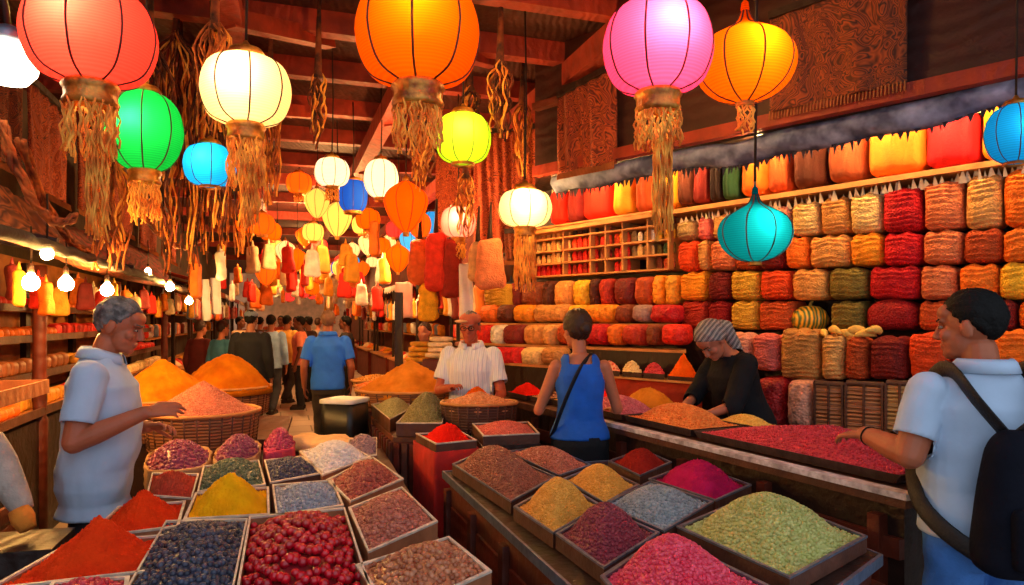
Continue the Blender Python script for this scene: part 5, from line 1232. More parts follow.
        if kind == 'bun':
            mb.ell(TH(hc + [0.005, -.118, .015]), (.042, .034, .040), RL @ RH, 16, 12); mb.ell(TH(hc + [0, -.085, .03]), (.055, .045, .06), RL @ RH, 16, 12)
        part('hair', *mb.arrays(), mh)
    if hat: hat(part, TH, hc, RL @ RH)
    if scarf: scarf(part, TH, TL, hc, RL @ RH)
    # trousers and shoes
    if trouser:
        mb = MB(); q = .014
        stack(mb, [(z, x, y, hw + q, hd + q) for z, x, y, hw, hd in torso[:4]][:4], TL)
        stack(mb, [(.80, 0, -.005, wH * .9 + q, .112), (.92, 0, -.006, wH + q, .13), (1.02, 0, .0, wH * .95 + q, .12)], TL)
        for s, (a, b, c) in lj.items():
            a, b, c = map(np.array, (a, b, c)); mb.capsule(a, .104, b, .080, 18); mb.capsule(b, .078, c + [0, 0, .02], .070, 16)
        V, Fc = remesh(mb, max(vox * 1.5, .009), 3, wrinkle, 10, 5)
        kp = np.ones(len(V), bool)
        for s, (a, b, c) in lj.items(): kp &= ~((V[:, 2] < c[2] - .015) & (np.abs(V[:, 1] - c[1]) < .2) & (V[:, 2] < .25))
        kp &= V[:, 2] < (hem + .022 if shirt else 1.055)
        part('trousers', *keep_faces(V, Fc, kp), trouser)
        for s, (a, b, c) in lj.items():
            mb = MB(); c = np.array(c); mb.capsule(c + [0, -.035, -.04], .046, c + [s * .012, .16, -.052], .036, 12); mb.capsule(c + [0, 0, .0], .05, c + [0, .03, -.03], .05, 12)
            mb.box(c + [s * .006, .06, -.083 + .004], (.044, .135, .010), 0, .008)
            part('shoe', *remesh(mb, .008, 2), pm('shoe', (34, 26, 24), .5, .2, 12, .2, 40))
    if shirt:
        cuts = []; mb = MB(); q = shirt_loose
        secs = [(z, x, y, hw + q + (.006 if z < 1.1 else 0), hd + q + .004) for z, x, y, hw, hd in torso if z < 1.40]
        secs = [(hem - .06, 0, belly * .10, secs[1][3] + .012, secs[2][4] + .012 + belly * .05)] + [s for s in secs if s[0] > hem] + [(1.42, 0, -.01, wS * .86, .10), (1.465, 0, -.014, .115, .082), (1.515, 0, -.012, .078, .074)]
        stack(mb, secs, TL)
        if sex == 'f':
            for sx in (-.07, .07): mb.ell(TL([sx, .10, 1.275]), (.07, .058, .068))
        if not tank:
            for s in (-1, 1):
                a, e, w_ = AJ[s]; d = unit(e - a); L_ = np.linalg.norm(e - a)
                if sleeve <= 1: mb.capsule(a, .069, a + d * L_ * (sleeve + .15), .064 if sex == 'm' else .057, 16)
                else:
                    mb.capsule(a, .072, e, .060, 16); mb.capsule(e, .058, e + (w_ - e) * (sleeve - 1), .050, 16)
                mb.ell(a, (.068, .070, .064))
        V, Fc = remesh(mb, max(vox * 1.4, .0075), 3, wrinkle, 9, 17)
        lv = np.where((V[:, 2:] > .9), (V - pv) @ RL + pv, V); kp = lv[:, 2] > hem; cuts.append((np.array([0, 0, hem]), np.array([0, 0, 1.]), kp.copy()))
        dn = np.linalg.norm((lv - [0, -.008, 0])[:, :2], axis=1); kp &= ~((lv[:, 2] > neck_cut) & (dn < .14) & (np.abs(lv[:, 0]) < .12))
        if tank:
            kp &= ~((np.abs(lv[:, 0]) > wS * .80 + .35 * (1.40 - lv[:, 2]) * (lv[:, 2] < 1.40)) & (lv[:, 2] > 1.27)); kp &= ~((lv[:, 2] > 1.43) & (np.abs(lv[:, 0]) < .07))
        else:
            for s in (-1, 1):
                a, e, w_ = AJ[s]
                if sleeve <= 1:
                    d = unit(e - a); L_ = np.linalg.norm(e - a); t = (V - a) @ d; r_ = np.linalg.norm(V - a - t[:, None] * d, axis=1); k1 = ~((t > sleeve * L_) & (r_ < .081) & (s * lv[:, 0] > wS * 1.10)); kp &= k1; cuts.append((a + d * sleeve * L_, d, k1))
                else:
                    d = unit(w_ - e); L_ = np.linalg.norm(w_ - e); t = (V - e) @ d; r_ = np.linalg.norm(V - e - t[:, None] * d, axis=1); k1 = ~((t > (sleeve - 1) * L_ * .98) & (r_ < .09)); kp &= k1; cuts.append((e + d * (sleeve - 1) * L_ * .98, d, k1))
        for pt, dr, kk_ in cuts:      # even hems: pull the cut edge onto its plane
            fk = kk_[Fc]; edge = np.unique(Fc[(~fk.all(1)) & fk.any(1)]); edge = edge[kk_[edge]]; edge = edge[np.abs((V[edge] - pt) @ dr) < .02]
            V[edge] -= ((V[edge] - pt) @ dr)[:, None] * dr * .92
        o = part('shirt', *keep_faces(V, Fc, kp), shirt); sm = o.modifiers.new('s', 'SOLIDIFY'); sm.thickness = .005; sm.offset = 1
    root['k'] = k
    return root, dict(TL=TL, TH=TH, hc=hc, R=RL @ RH, AJ=AJ, part=part, k=k, rz=rz, SH=SH_, RL=RL)
def spline(pts, n=28):
    pts = np.asarray(pts, float); t = np.linspace(0, len(pts) - 1, n); o = []
    for x in t:
        i = int(min(x, len(pts) - 2)); f = x - i; a, b, c, d = pts[max(i - 1, 0)], pts[i], pts[i + 1], pts[min(i + 2, len(pts) - 1)]
        o.append(.5 * (2 * b + (c - a) * f + (2 * a - 5 * b + 4 * c - d) * f * f + (3 * b - a - 3 * c + d) * f ** 3))
    return np.array(o)
def unit_rows(V): return V / np.maximum(np.linalg.norm(V, axis=1, keepdims=True), 1e-9)
def collar(I, m, r=.078, z=1.485, h=.045, open_=.5):
    th = np.linspace(math.pi / 2 + open_ * .5, math.pi * 2.5 - open_ * .5, 40); mb = MB(); V = []
    for (dr, dz) in ((.0, 0), (.004, h * .75), (.010, h), (.022, h * .7), (.034, -.004), (.028, -.006)):
        for a in th: V.append([(r + dr) * math.cos(a), (r + dr) * .95 * math.sin(a) - .012, z + dz - .028 * max(0, math.sin(a))])
    mb.add(I['TL'](np.array(V)), grid(6, 40)); V, Fc = mb.arrays(); o = I['part']('collar', V, Fc, m); sm = o.modifiers.new('s', 'SOLIDIFY'); sm.thickness = .004
def flat(nm, I, pts, w, th, m, up): mb = MB(); mb.tube(pts, w, 8, True, th / w, up); return I['part'](nm, *mb.arrays(), m)
C_pale = pm('pale_polo', (170, 190, 216), .85, .08, 8, .35, 12, spec=.15); H_grey = pm('grey_hair', (112, 108, 108), .6, .4, 40, .6, 90, c2=(60, 56, 58)); H_blk = pm('black_hair', (10, 8, 9), .7, .3, 30, .6, 90, spec=.2)
H_brn = pm('brown_hair', (52, 30, 22), .5, .4, 30, .6, 90); C_jean = pm('jeans', (60, 112, 184), .85, .35, 7, .4, 120); C_dark = pm('dark_trousers', (20, 20, 26), .85, .25, 7, .4, 60)
# man in the pale polo at the left
Y1 = 3.22
p = P(96, 0, Y1)
r1, I1 = person('grey-haired man in pale blue polo holding a pinch of spice at the left', (p[0], p[1]), (.95, .30), 1.745,
    {'r': ([.265, -.02, 1.135], [.25, .25, 1.25], [.0, 1, .16], [-.75, 0, -.8], .5), 'l': ([-.22, -.02, 1.12], [-.10, .20, 1.14], [.5, 1, .1], [.6, 0, -1], .6)},
    nod=.24, turn=.12, skin=(170, 92, 62), armk=1.12, belly=.045, lean=.07, shirt=C_pale, trouser=C_dark, hair=(H_grey, 'short'), hem=.77, shirt_loose=.024, wrinkle=.011, vox=.0048)
collar(I1, C_pale)
# man with the backpack at the right
Y2 = 2.46; p = P(982, 0, Y2); D2 = unit(np.array([.12, .99]))
r2, I2_ = person('black-haired man in pale polo with a dark backpack reaching over the back counter', (p[0], p[1]), D2, 1.735,
    {'l': ([-.262, -.05, 1.19], [-.33, .17, 1.225], [-.5, 1, -.10], [.2, 0, -1], .5), 'r': ([.25, .03, 1.12], [.20, .26, 1.08], [-.2, 1, -.2], [-.4, 0, -1], .6)},
    nod=.08, turn=-.85, armk=1.18, skin=(166, 92, 62), belly=.03, shirt=C_pale, trouser=C_jean, hair=(H_blk, 'short'), hem=.91, shirt_loose=.022, wrinkle=.009, vox=.0048)
collar(I2_, C_pale)
mb = MB(); w_ = I2_['AJ'][-1][2]; th = np.linspace(0, 6.283, 25); a, b, d = frame(I2_['AJ'][-1][2] - I2_['AJ'][-1][1]); mb.tube((w_ - d * .02) + .034 * (np.cos(th)[:, None] * a + np.sin(th)[:, None] * b), .004, 6, False); I2_['part']('wrist_cord', *mb.arrays(), H_blk)
# backpack, worn: an object of its own
C_bag = pm('backpack_cloth', (12, 14, 26), .85, .35, 7, .35, 40, spec=.12); C_strap = pm('strap_webbing', (9, 10, 18), .6, .2, 20, .3, 120)
T = thing('backpack', 'dark navy backpack hanging on the back of the man in the pale polo', 'backpack', (p[0], p[1], 0), I2_['rz']); kk = I2_['k']
V, Fc = rbox((.155, .085, .24), .075, (14, 10, 18)); t = (V[:, 2] + .24) / .48
V[:, 0] *= 1.12 - .42 * t ** 1.6; V[:, 1] *= 1.15 - .45 * t; V += .008 * wob(V, 9, 4)[:, None]; V += np.array([.02, -.235, 1.07]); MB().add(V * kk, Fc).build('bag_body', C_bag, T, True, local=True)
V, Fc = rbox((.10, .035, .10), .03, (8, 6, 8)); V += np.array([.02, -.325, .98]); MB().add(V * kk, Fc).build('front_pocket', C_bag, T, True, local=True)
for s in (-1, 1):
    pts = np.array([[s * .05 + .02, -.20, 1.29], [s * .10, -.155, 1.40], [s * .125, -.06, 1.487], [s * .13, .04, 1.475], [s * .135, .125, 1.40], [s * .15, .158, 1.27], [s * .19, .11, 1.13], [s * .218, -.02, 1.02], [s * .185, -.14, .95], [s * .12, -.22, .90]])
    MB().tube(spline(pts) * kk, .030, 10, True, .25, (s, 0, .2)).build('shoulder_strap', C_strap, T, True, local=True)
MB().tube(np.array([[-.02, -.225, 1.29], [.02, -.25, 1.345], [.06, -.225, 1.29]]) * kk, .010, 8).build('top_handle', C_strap, T, True, local=True)
# woman in the blue top
Y3 = 4.42; p = P(580, 0, Y3); C_blue = pm('blue_top', (12, 92, 196), .7, .2, 9, .35, 30)
r3, I3 = person('woman in a bright blue sleeveless top with her hair in a bun, back turned', (p[0], p[1]), (.05, 1), 1.69,
    {'l': ([-.27, .01, 1.115], [-.225, .19, 1.17], [.15, 1, .25], [.9, .1, -.2], .8), 'r': ([.25, .06, 1.12], [.235, .27, 1.09], [.1, 1, -.1], [-.4, 0, -1], .5)},
    sex='f', nod=.12, turn=-.45, skin=(186, 110, 76), shirt=C_blue, trouser=C_dark, hair=(H_brn, 'bun'), hem=.94, shirt_loose=.012, tank=True, wrinkle=.006, vox=.006, face=True)
flat('bag_strap', I3, spline([[.09, .06, 1.47], [.06, -.05, 1.475], [-.005, -.125, 1.40], [-.07, -.152, 1.27], [-.13, -.14, 1.12], [-.17, -.09, 1.0], [-.19, -.02, .95]]), .018, .006, C_strap, (0, -1, .2))
# woman in black with grey head scarf
Y4 = 4.76; p = P(747, 0, Y4)
C_blk = pm('black_top', (20, 20, 26), .85, .3, 7, .4, 40, spec=.2); C_scf = mat_stripes('scarf_cloth', [(60, 58, 62), (160, 152, 148), (86, 80, 82), (186, 176, 170)], 'DIAGONAL', 14, .8, 3)
def scarf4(part, TH, TL, hc, R):
    mb = MB(); V, Fc = usphere(40, 30); hv = V * [.096, .118, .114] + [0, -.016, .045]; y, z = hv[:, 1], hv[:, 2]
    line = np.interp(y, [-.14, -.05, .0, .05, .10], [-.05, -.04, -.01, .045, .085]); wg = np.clip((z - line) / .02, 0, 1); ci = np.array([0, -.014, .03]); hv = ci + (hv - ci) * (1 - .3 * (1 - wg))[:, None]
    hv[:, 0] += .004 * np.sin(hv[:, 1] * 120); mb.add(TH(hc + hv), Fc)
    mb.tube([TH(hc + [0, -.11, .02]), TH(hc + [.01, -.145, -.03]), TH(hc + [.02, -.14, -.10]), TH(hc + [.03, -.13, -.19]), TL([.03, -.15, 1.30])], [.055, .06, .05, .045, .02], 14); part('head_scarf', *remesh(mb, .006, 2), C_scf)
r4, I4 = person('woman in black with a grey patterned head scarf bending over the orange pieces', (p[0], p[1]), (-.92, -.38), 1.72,
    {'l': ([-.21, .30, 1.12], [-.13, .46, 1.06], [.15, 1, -.15], [.3, 0, -1], .6), 'r': ([.20, .30, 1.13], [.10, .47, 1.08], [-.2, 1, -.2], [-.3, 0, -1], .6)},
    sex='f', lean=.36, nod=.50, turn=-.1, skin=(176, 104, 76), shirt=C_blk, trouser=C_dark, hair=(H_brn, 'short'), scarf=scarf4, hem=.82, shirt_loose=.028, sleeve=1.25, wrinkle=.01, vox=.006, belly=.04)
# seller in white shirt
Y5 = 5.66; p = P(471, 0, Y5); C_wht = mat_stripes('white_shirt', [(226, 224, 228), (206, 206, 216), (232, 230, 232)], 'X', 10, .85, 1)
def cap5(part, TH, hc, R):
    mb = MB(); mb.ell(TH(hc + [0, -.012, .075]), (.09, .108, .058), R, 28, 16); part('cap', *mb.arrays(), pm('cap', (186, 92, 60), .8, .2, 12, .3, 60))
    mb = MB(); mb.ell(TH(hc + [.05, .075, .068]), (.060, .060, .013), R, 18, 10); part('cap_flap', *mb.arrays(), pm('cap_brim', (220, 160, 110), .8, .2, 12, .3, 60))
r5, I5 = person('seller in a white shirt and rust cap behind the tan cone and orange powder', (p[0], p[1]), (-.16, -1), 1.70,
    {'r': ([.25, .08, 1.12], [.09, .25, 1.16], [-.5, .8, .3], [-.3, .2, -1], .7), 'l': ([-.27, .08, 1.10], [-.24, .28, 1.0], [0, 1, -.3], [.2, 0, -1], .5)},
    nod=.12, skin=(178, 80, 50), shirt=C_wht, trouser=C_dark, hair=(H_grey, 'short'), hat=cap5, hem=.84, shirt_loose=.024, wrinkle=.01, vox=.0065)
collar(I5, C_wht)
mb = MB()
for sx in (-1, 1):
    th = np.linspace(0, 6.283, 19); mb.tube(I5['TH'](I5['hc'] + np.c_[sx * .033 + .024 * np.cos(th), np.full(19, .106), .010 + .017 * np.sin(th)]), .003, 6, False)
mb.tube(I5['TH'](I5['hc'] + np.array([[-.01, .106, .012], [0, .112, .014], [.01, .106, .012]])), .003, 6); I5['part']('spectacles', *mb.arrays(), H_blk)
# man in the bright blue polo walking away
Y6 = 8.1; p = P(328, 0, Y6); C_sky = pm('sky_polo', (40, 116, 255), .8, .12, 8, .35, 20); C_olv = pm('olive_trousers', (74, 66, 56), .85, .3, 7, .4, 60)
r6, I6 = person('balding man in a sky-blue polo walking away down the lane', (p[0], p[1]), (-.2, 1), 1.74,
    {'l': ([-.265, -.05, 1.12], [-.27, .05, .88], [0, .2, -1], [1, 0, 0], .5), 'r': ([.265, -.06, 1.12], [.26, .06, .90], [0, .3, -1], [-1, 0, 0], .5)},
    legs='walk', skin=(160, 92, 64), shirt=C_sky, trouser=C_olv, hair=(pm('cropped_hair', (120, 86, 66), .7, .2, 30, .3, 60), 'short'), hem=.86, shirt_loose=.022, wrinkle=.009, vox=.008, face=False)
collar(I6, C_sky)
# man in dark clothes by the golden cones
Y7 = 9.3; p = P(251, 0, Y7); C_nvy = pm('navy_jumper', (22, 24, 34), .9, .25, 8, .4, 60)
def cap7(part, TH, hc, R):
    mb = MB(); mb.ell(TH(hc + [0, -.014, .072]), (.088, .108, .062), R, 24, 14); part('cap', *mb.arrays(), pm('grey_cap', (92, 104, 128), .8, .2, 12, .3, 60))
r7, I7 = person('man in dark navy clothes and a grey cap walking away beside the golden cones', (p[0], p[1]), (0, 1), 1.76, None, legs='walk', skin=(140, 84, 60), shirt=C_nvy, trouser=C_dark, hair=(H_blk, 'short'), hat=cap7, hem=.84, shirt_loose=.03, sleeve=1.9, wrinkle=.01, vox=.009, face=False)
# ---- the crowd farther off: three builds, recoloured copies
M_top = pm('crowd_top', None, .85, .2, 9, .4, 40, objcol=True); M_leg = pm('crowd_trousers', None, .85, .2, 9, .4, 40, objcol=True)
def recolor(root, a, b):
    for c in root.children:
        if c.name.startswith('shirt'): c.color = lin(a)
        if c.name.startswith('trousers'): c.color = lin(b)
CR = []
def crowd(px, Y, H, dir_, top_c, leg_c, label, src):
    p = P(px, 0, Y); f = unit(dir_); rz = math.atan2(-f[0], f[1])
    if CR and src is not None: o = dup(CR[src], (p[0], p[1], 0), rz, label)
    else:
        n = len(CR)
        o, _ = person(label, (p[0], p[1]), dir_, 1.74 if n != 1 else 1.66, None, legs='walk' if n == 0 else 'stand', skin=[(150, 90, 62), (186, 116, 84), (120, 72, 52)][n], sex='f' if n == 1 else 'm', shirt=M_top, trouser=M_leg, hair=(H_brn if n == 1 else H_blk, 'short'), hem=.84, sleeve=1.8 if n != 2 else .75, shirt_loose=.026, vox=.012, face=(n == 2)); CR.append(o)
    s = H / (1.66 if (src == 1 or (src is None and len(CR) == 2)) else 1.74); o.scale = (s, s, s); recolor(o, top_c, leg_c)
crowd(271, 12.0, 1.72, (0, 1), (130, 160, 200), (50, 50, 60), 'person in a grey-blue top walking away in the middle of the lane', None)
crowd(200, 10.6, 1.62, (.3, 1), (90, 24, 24), (40, 24, 22), 'person in dark red at the far left stalls', None)
crowd(300, 13.0, 1.70, (-1, -.2), (240, 150, 120), (36, 34, 40), 'man in a salmon top standing on the lane, facing left', None)
crowd(287, 13.6, 1.72, (.3, 1), (250, 206, 100), (56, 50, 50), 'person in a yellow jacket standing by the man in salmon', 0)
crowd(222, 10.2, 1.62, (.5, 1), (60, 116, 150), (50, 60, 80), 'person in a teal jacket behind the golden cones', 1)
crowd(308, 14.2, 1.70, (-1, .3), (50, 30, 30), (24, 22, 26), 'person in dark brown right of the salmon top', 2)
crowd(260, 16.0, 1.70, (0, 1), (70, 50, 44), (34, 30, 34), 'person in a brown coat deeper in the lane', 0)
crowd(281, 18.0, 1.74, (0, -1), (150, 60, 46), (40, 34, 34), 'person in brick red deeper in the lane', 2)
crowd(318, 16.5, 1.68, (.2, 1), (150, 142, 138), (48, 44, 48), 'person in a light grey top deeper in the lane', 1)
crowd(240, 14.5, 1.70, (1, -.2), (180, 150, 120), (52, 40, 36), 'person in a beige top near the left stalls', 2)
crowd(296, 20.0, 1.72, (0, 1), (40, 42, 56), (30, 30, 36), 'person in slate blue far down the lane', 0)
crowd(270, 21.5, 1.72, (.2, 1), (170, 74, 40), (30, 30, 36), 'person in rust orange far down the lane', 1)
crowd(250, 19.0, 1.66, (0, 1), (120, 40, 60), (30, 30, 36), 'person in plum far down the lane', 1)
crowd(310, 23.0, 1.74, (0, -1), (200, 190, 180), (60, 56, 56), 'person in white far down the lane', 2)
crowd(285, 25.0, 1.74, (0, 1), (80, 70, 60), (30, 30, 36), 'person in khaki far down the lane', 0)
crowd(346, 12.2, 1.70, (-1, 0), (44, 40, 44), (30, 28, 30), 'person in black at the right-hand stalls of the lane', 2)
crowd(425, 8.2, 1.60, (-.4, -1), (200, 170, 110), (90, 60, 70), 'seated-height trader in a straw-coloured top behind the tan cone', 1)
# ------------------------------------------------------------------ left stall: shelves of produce under the awning
def L2(t, o, z): return np.array([*Lp(t, o), z])
T = thing('left_stall_shelves', 'stepped wooden shelves of the left stall under the brown awning', 'shelves', tuple(L2(2.5, .3, 0)))
SHV = [(.62, .95, .30, .62), (.48, 1.20, .30, .5), (.33, 1.48, .30, .36), (.2, 1.74, .28, .22)]
for o, z, dp, _ in SHV:
    p0, p1 = Lp(-2.3, o), Lp(8.0, o); MB().beam((*p0, z), (*p1, z), dp, .035).build('shelf_board', M_pale, T)
    q0, q1 = Lp(-2.3, o + dp / 2), Lp(8.0, o + dp / 2); MB().beam((*q0, z + .015), (*q1, z + .015), .02, .06).build('front_lip', M_boxd, T)
for t in (-2.2, -.9, .55, 2.0, 3.4, 5.0, 6.6, 7.9):
    MB().beam((*Lp(t, .12), 0), (*Lp(t, .12), 2.2), .06, .06).build('upright', M_woodd, T)
MB().prism([Lp(-2.3, .05), Lp(8, .05), Lp(8, .75), Lp(-2.3, .75)], 0, .90).build('base_cabinet', M_woodd, T)
MB().beam((*Lp(-2.3, .05), 1.6), (*Lp(8.0, .05), 1.6), .02, 1.3).build('back_boards', pm('warm_boards', (176, 104, 46), .7, .35, 5, .5, 30, wave=('Z', 4, 5)), T)
# front posts of the stall
for i, (t, wh) in enumerate(((1.62, 'carved dark post of the left stall behind the grey-haired man'), (4.2, 'dark post in the middle of the left stalls'), (7.6, 'dark post at the far end of the left awning'))):
    mb = MB(); q = Lp(t, .74); mb.lathe([(.055, 0), (.055, .9), (.04, .95), (.05, 1.05), (.045, 1.5), (.055, 1.95), (.05, 2.06)], 14, (*q, 0)); o = mb.build('stall_post', M_wood, smooth=True); tag(o, wh, 'post')
PRC = {'pale yellow': (228, 190, 90), 'red': (206, 30, 18), 'orange': (232, 110, 26), 'golden': (220, 150, 44), 'green-yellow': (176, 160, 60), 'brown': (140, 76, 36), 'cream': (236, 200, 140), 'dark red': (130, 26, 18)}
M_prod = pm('produce', None, .55, .25, 18, .6, 40, objcol=True)
def prod_mesh(kind, seed):
    g = np.random.RandomState(seed); mb = MB()
    if kind == 'cauliflower':
        mb.ell((0, 0, .07), (.085, .085, .065), None, 20, 12); nv = 30
        for i in range(nv):
            a = i * 2.399; h = 1 - (i + .5) / nv * .95; r = math.sqrt(1 - h * h); mb.ell((.088 * r * math.cos(a), .088 * r * math.sin(a), .07 + .066 * h), .025, None, 8, 6)
    elif kind == 'pepper':
        t = np.linspace(0, 1, 9); mb.tube(np.c_[.17 * t - .08, .03 * np.sin(t * 2.6), .028 + .006 * np.sin(t * 4)], .028 * np.sqrt(np.clip(1.02 - t ** 1.7, .02, 1)), 10)
    elif kind == 'fruit':
        mb.lathe([(.01, .004), (.035, .004), (.05, .025), (.053, .048), (.045, .075), (.02, .092), (.006, .086)], 18, (0, 0, 0), 5, .03)
    else:
        V, Fc = rbox((.075, .05, .055), .03, (8, 6, 8)); V[:, 2] += .055; V += .006 * wob(V, 30, seed)[:, None]; mb.add(V, Fc)
    return mb
PROT = {}
def produce(kind, col, loc, rz, label, group, sc=1.):
    if kind not in PROT: o = PROT[kind] = prod_mesh(kind, 5).build({'pepper': 'red_pepper', 'fruit': 'fruit', 'packet': 'food_packet', 'cauliflower': 'cauliflower'}[kind], M_prod, None, True, local=True)
    else: o = PROT[kind].copy(); COL.objects.link(o)
    o.location = loc; o.rotation_euler = (0, 0, rz); o.scale = (sc, sc, sc); o.color = lin(tuple(np.clip(np.array(PRC[col]) * rnd.uniform(.88, 1.08), 0, 255))); tag(o, label, 'produce' if kind != 'packet' else 'packet', group); return o
plan = [(0, 'red', 'pepper', -2.1, .5), (0, 'orange', 'fruit', .5, 1.3), (0, 'golden', 'packet', 1.35, 2.6), (1, 'pale yellow', 'cauliflower', -2.1, .2), (1, 'green-yellow', 'cauliflower', .2, 1.2), (1, 'brown', 'packet', 1.3, 3.2), (2, 'red', 'pepper', -2.0, .3), (2, 'cream', 'packet', .3, 1.5), (2, 'orange', 'fruit', 1.7, 3.2), (3, 'golden', 'packet', -1.9, 1.4), (3, 'red', 'fruit', 1.7, 3.2),
        (0, 'red', 'fruit', 2.8, 5.0), (1, 'golden', 'fruit', 3.4, 5.4), (2, 'red', 'packet', 3.5, 5.6), (3, 'orange', 'packet', 3.5, 5.6), (0, 'cream', 'packet', 5.2, 7.7), (1, 'red', 'fruit', 5.6, 7.8), (2, 'golden', 'packet', 5.8, 7.8), (3, 'dark red', 'packet', 5.8, 7.8)]
shn = ['lowest', 'second', 'third', 'top']
for sh, col, kind, t0, t1 in plan:
    o, z, dp, _ = SHV[sh]; step = {'cauliflower': .245, 'pepper': .068, 'fruit': .124, 'packet': .165}[kind]; t = t0
    where = 'near stretch' if t1 <= 1.6 else ('middle stretch' if t1 < 3.4 else ('farther stretch' if t1 < 5.7 else 'far stretch')); nm = {'pepper': 'pepper', 'fruit': 'fruit', 'packet': 'packet', 'cauliflower': 'cauliflower'}[kind]
    while t < t1:
        for rr in ((-.08, .055) if kind == 'pepper' else (-.07, .06) if kind == 'fruit' else (.01,)):
            q = Lp(t + rnd.uniform(-.01, .01), o + rr); produce(kind, col, (*q, z + (.025 if kind == 'packet' else .0185)), math.atan2(V_[1], V_[0]) + rnd.uniform(-.12, .12) if kind == 'pepper' else rnd.uniform(-.15, .15) + 1.89, f'{col} {nm} on the {shn[sh]} shelf of the left stall, {where}', f'{col} {nm} row, {shn[sh]} shelf, {where}', rnd.uniform(.9, 1.05) * (.72 if kind == 'pepper' else 1))
        t += step
# sloped produce trays jutting out over the shelves at the near end
for i, (t, o, z, col, lb) in enumerate(((-1.35, 1.0, 1.33, 'tan', 'wide tan wooden tray sloping out of the near left stall'), (-.15, .92, 1.22, 'brown', 'brown wooden tray of red produce in the near left stall'))):
    T = thing('sloped_tray', lb, 'tray', tuple(L2(t, o, z)), math.atan2(U[1], U[0]))
    V = np.array([[x, y, zz] for x in (-.48, .48) for y in (-.22, .22) for zz in (0, .014)], float); 
    for nm, c, h in (('tray_bottom', (0, 0, 0), (.5, .22, .008)), ('front_board', (0, -.22, .035), (.5, .008, .04)), ('back_board', (0, .22, .035), (.5, .008, .04)), ('end_board', (-.5, 0, .035), (.008, .22, .04)), ('end_board', (.5, 0, .035), (.008, .22, .04))):
        MB().box(c, h).build(nm, M_pale if i == 0 else M_box, T, local=True)
    mb = MB(); mb.beam((-.4, .1, -.02), (-.4, .2, -.34), .03, .03); mb.beam((.4, .1, -.02), (.4, .2, -.34), .03, .03); mb.build('bracket', M_woodd, T, local=True)
# lower fruit crates and the partial arm at the left edge
for i, t in enumerate((-1.9, -1.2, -.5)):
    T = thing('fruit_crate', f'low dark red crate under the left stall, {["nearest the frame edge", "second", "third"][i]}', 'crate', tuple(L2(t, 1.0, 0)), math.atan2(U[1], U[0]))
    for z in (.48, .58, .68): MB().box((0, -.16, z), (.3, .01, .038)).build('slat', M_wood, T, local=True); MB().box((0, .16, z), (.3, .01, .038)).build('slat', M_wood, T, local=True)
    MB().box((0, 0, .22), (.3, .16, .22)).build('crate_base', M_woodd, T, local=True)
    for k in range(9):
        q = Lp(t + (k % 5 - 2) * .115, 1.0 + (k // 5 - .5) * .12); produce('fruit', 'dark red', (*q, .44), k, 'dark red fruit in the low crates under the left stall', 'dark red fruit in the low crates')
# ------------------------------------------------------------------ bulbs
M_bulb = mat_glow('added_bulb_lit', (255, 190, 105), 240.); M_bulbw = mat_glow('added_bulb_canopy', (255, 206, 130), 190.); M_bulbl = mat_glow('bulb_glass_stall', (255, 190, 100), 480.)
def bulb(label, loc, r=.035, top=None, m=None, shade=False, group=None):
    T = thing('hanging_bulb', label, 'light bulb', tuple(loc), 0, group)
    MB().lathe([(.3 * r, 1.35 * r), (.45 * r, 1.0 * r), (.85 * r, .55 * r), (r, 0), (.85 * r, -.55 * r), (.5 * r, -.88 * r), (.02 * r, -r)], 14).build('glass', m or M_bulb, T, True, local=True)
    MB().lathe([(.34 * r, 1.2 * r), (.36 * r, 2.2 * r), (.2 * r, 2.5 * r), (.02 * r, 2.55 * r)], 12).build('socket', M_woodd, T, True, local=True)
    if shade: MB().lathe([(.6 * r, 2.3 * r), (1.5 * r, 1.9 * r), (2.6 * r, 1.2 * r), (2.55 * r, 1.15 * r), (1.4 * r, 1.8 * r), (.5 * r, 2.2 * r)], 20).build('lamp_shade', M_steel, T, True, local=True)
    MB().tube([(0, 0, 2.4 * r), (.004, 0, (2.4 * r + (top or .4)) / 2), (0, 0, top or .4)], .005, 5).build('wire', M_cord, T, True, local=True)
for i, (px, py, Y, lb) in enumerate(((31, 283, 3.7, 'bright bare bulb at the left edge under the brown awning'), (66, 284, 4.2, 'bright bulb with wire guard beside the left stall post'), (107, 290, 4.9, 'bright bulb behind the left stall post'), (47, 254, 3.5, 'small lit bulb tucked up under the brown awning'), (170, 287, 7.2, 'lit bulb above the red fruit of the left stall'), (189, 301, 8.4, 'lit bulb low at the far end of the maroon awning'), (148, 272, 6.6, 'small lit bulb high under the maroon awning'))):
    bulb(lb, P(px, py, Y), .042 if i not in (3, 6) else .03, .3, M_bulbl)
for i in range(6):  # unseen bulbs added to throw warm light on the stacked goods
    q = W(590 + i * 86, .50); bulb(f'unseen added bulb behind the canopy edge, {["first from the far end", "second from the far end", "third from the far end", "fourth from the far end", "fifth from the far end", "nearest the viewer"][i]}', (*q, 2.93), .042, .05, M_bulbw)
M_bulbL = mat_glow('added_bulb_lane', (255, 186, 110), 700.)  # bulbs added out of sight behind lanterns to light lane, ceiling and rugs
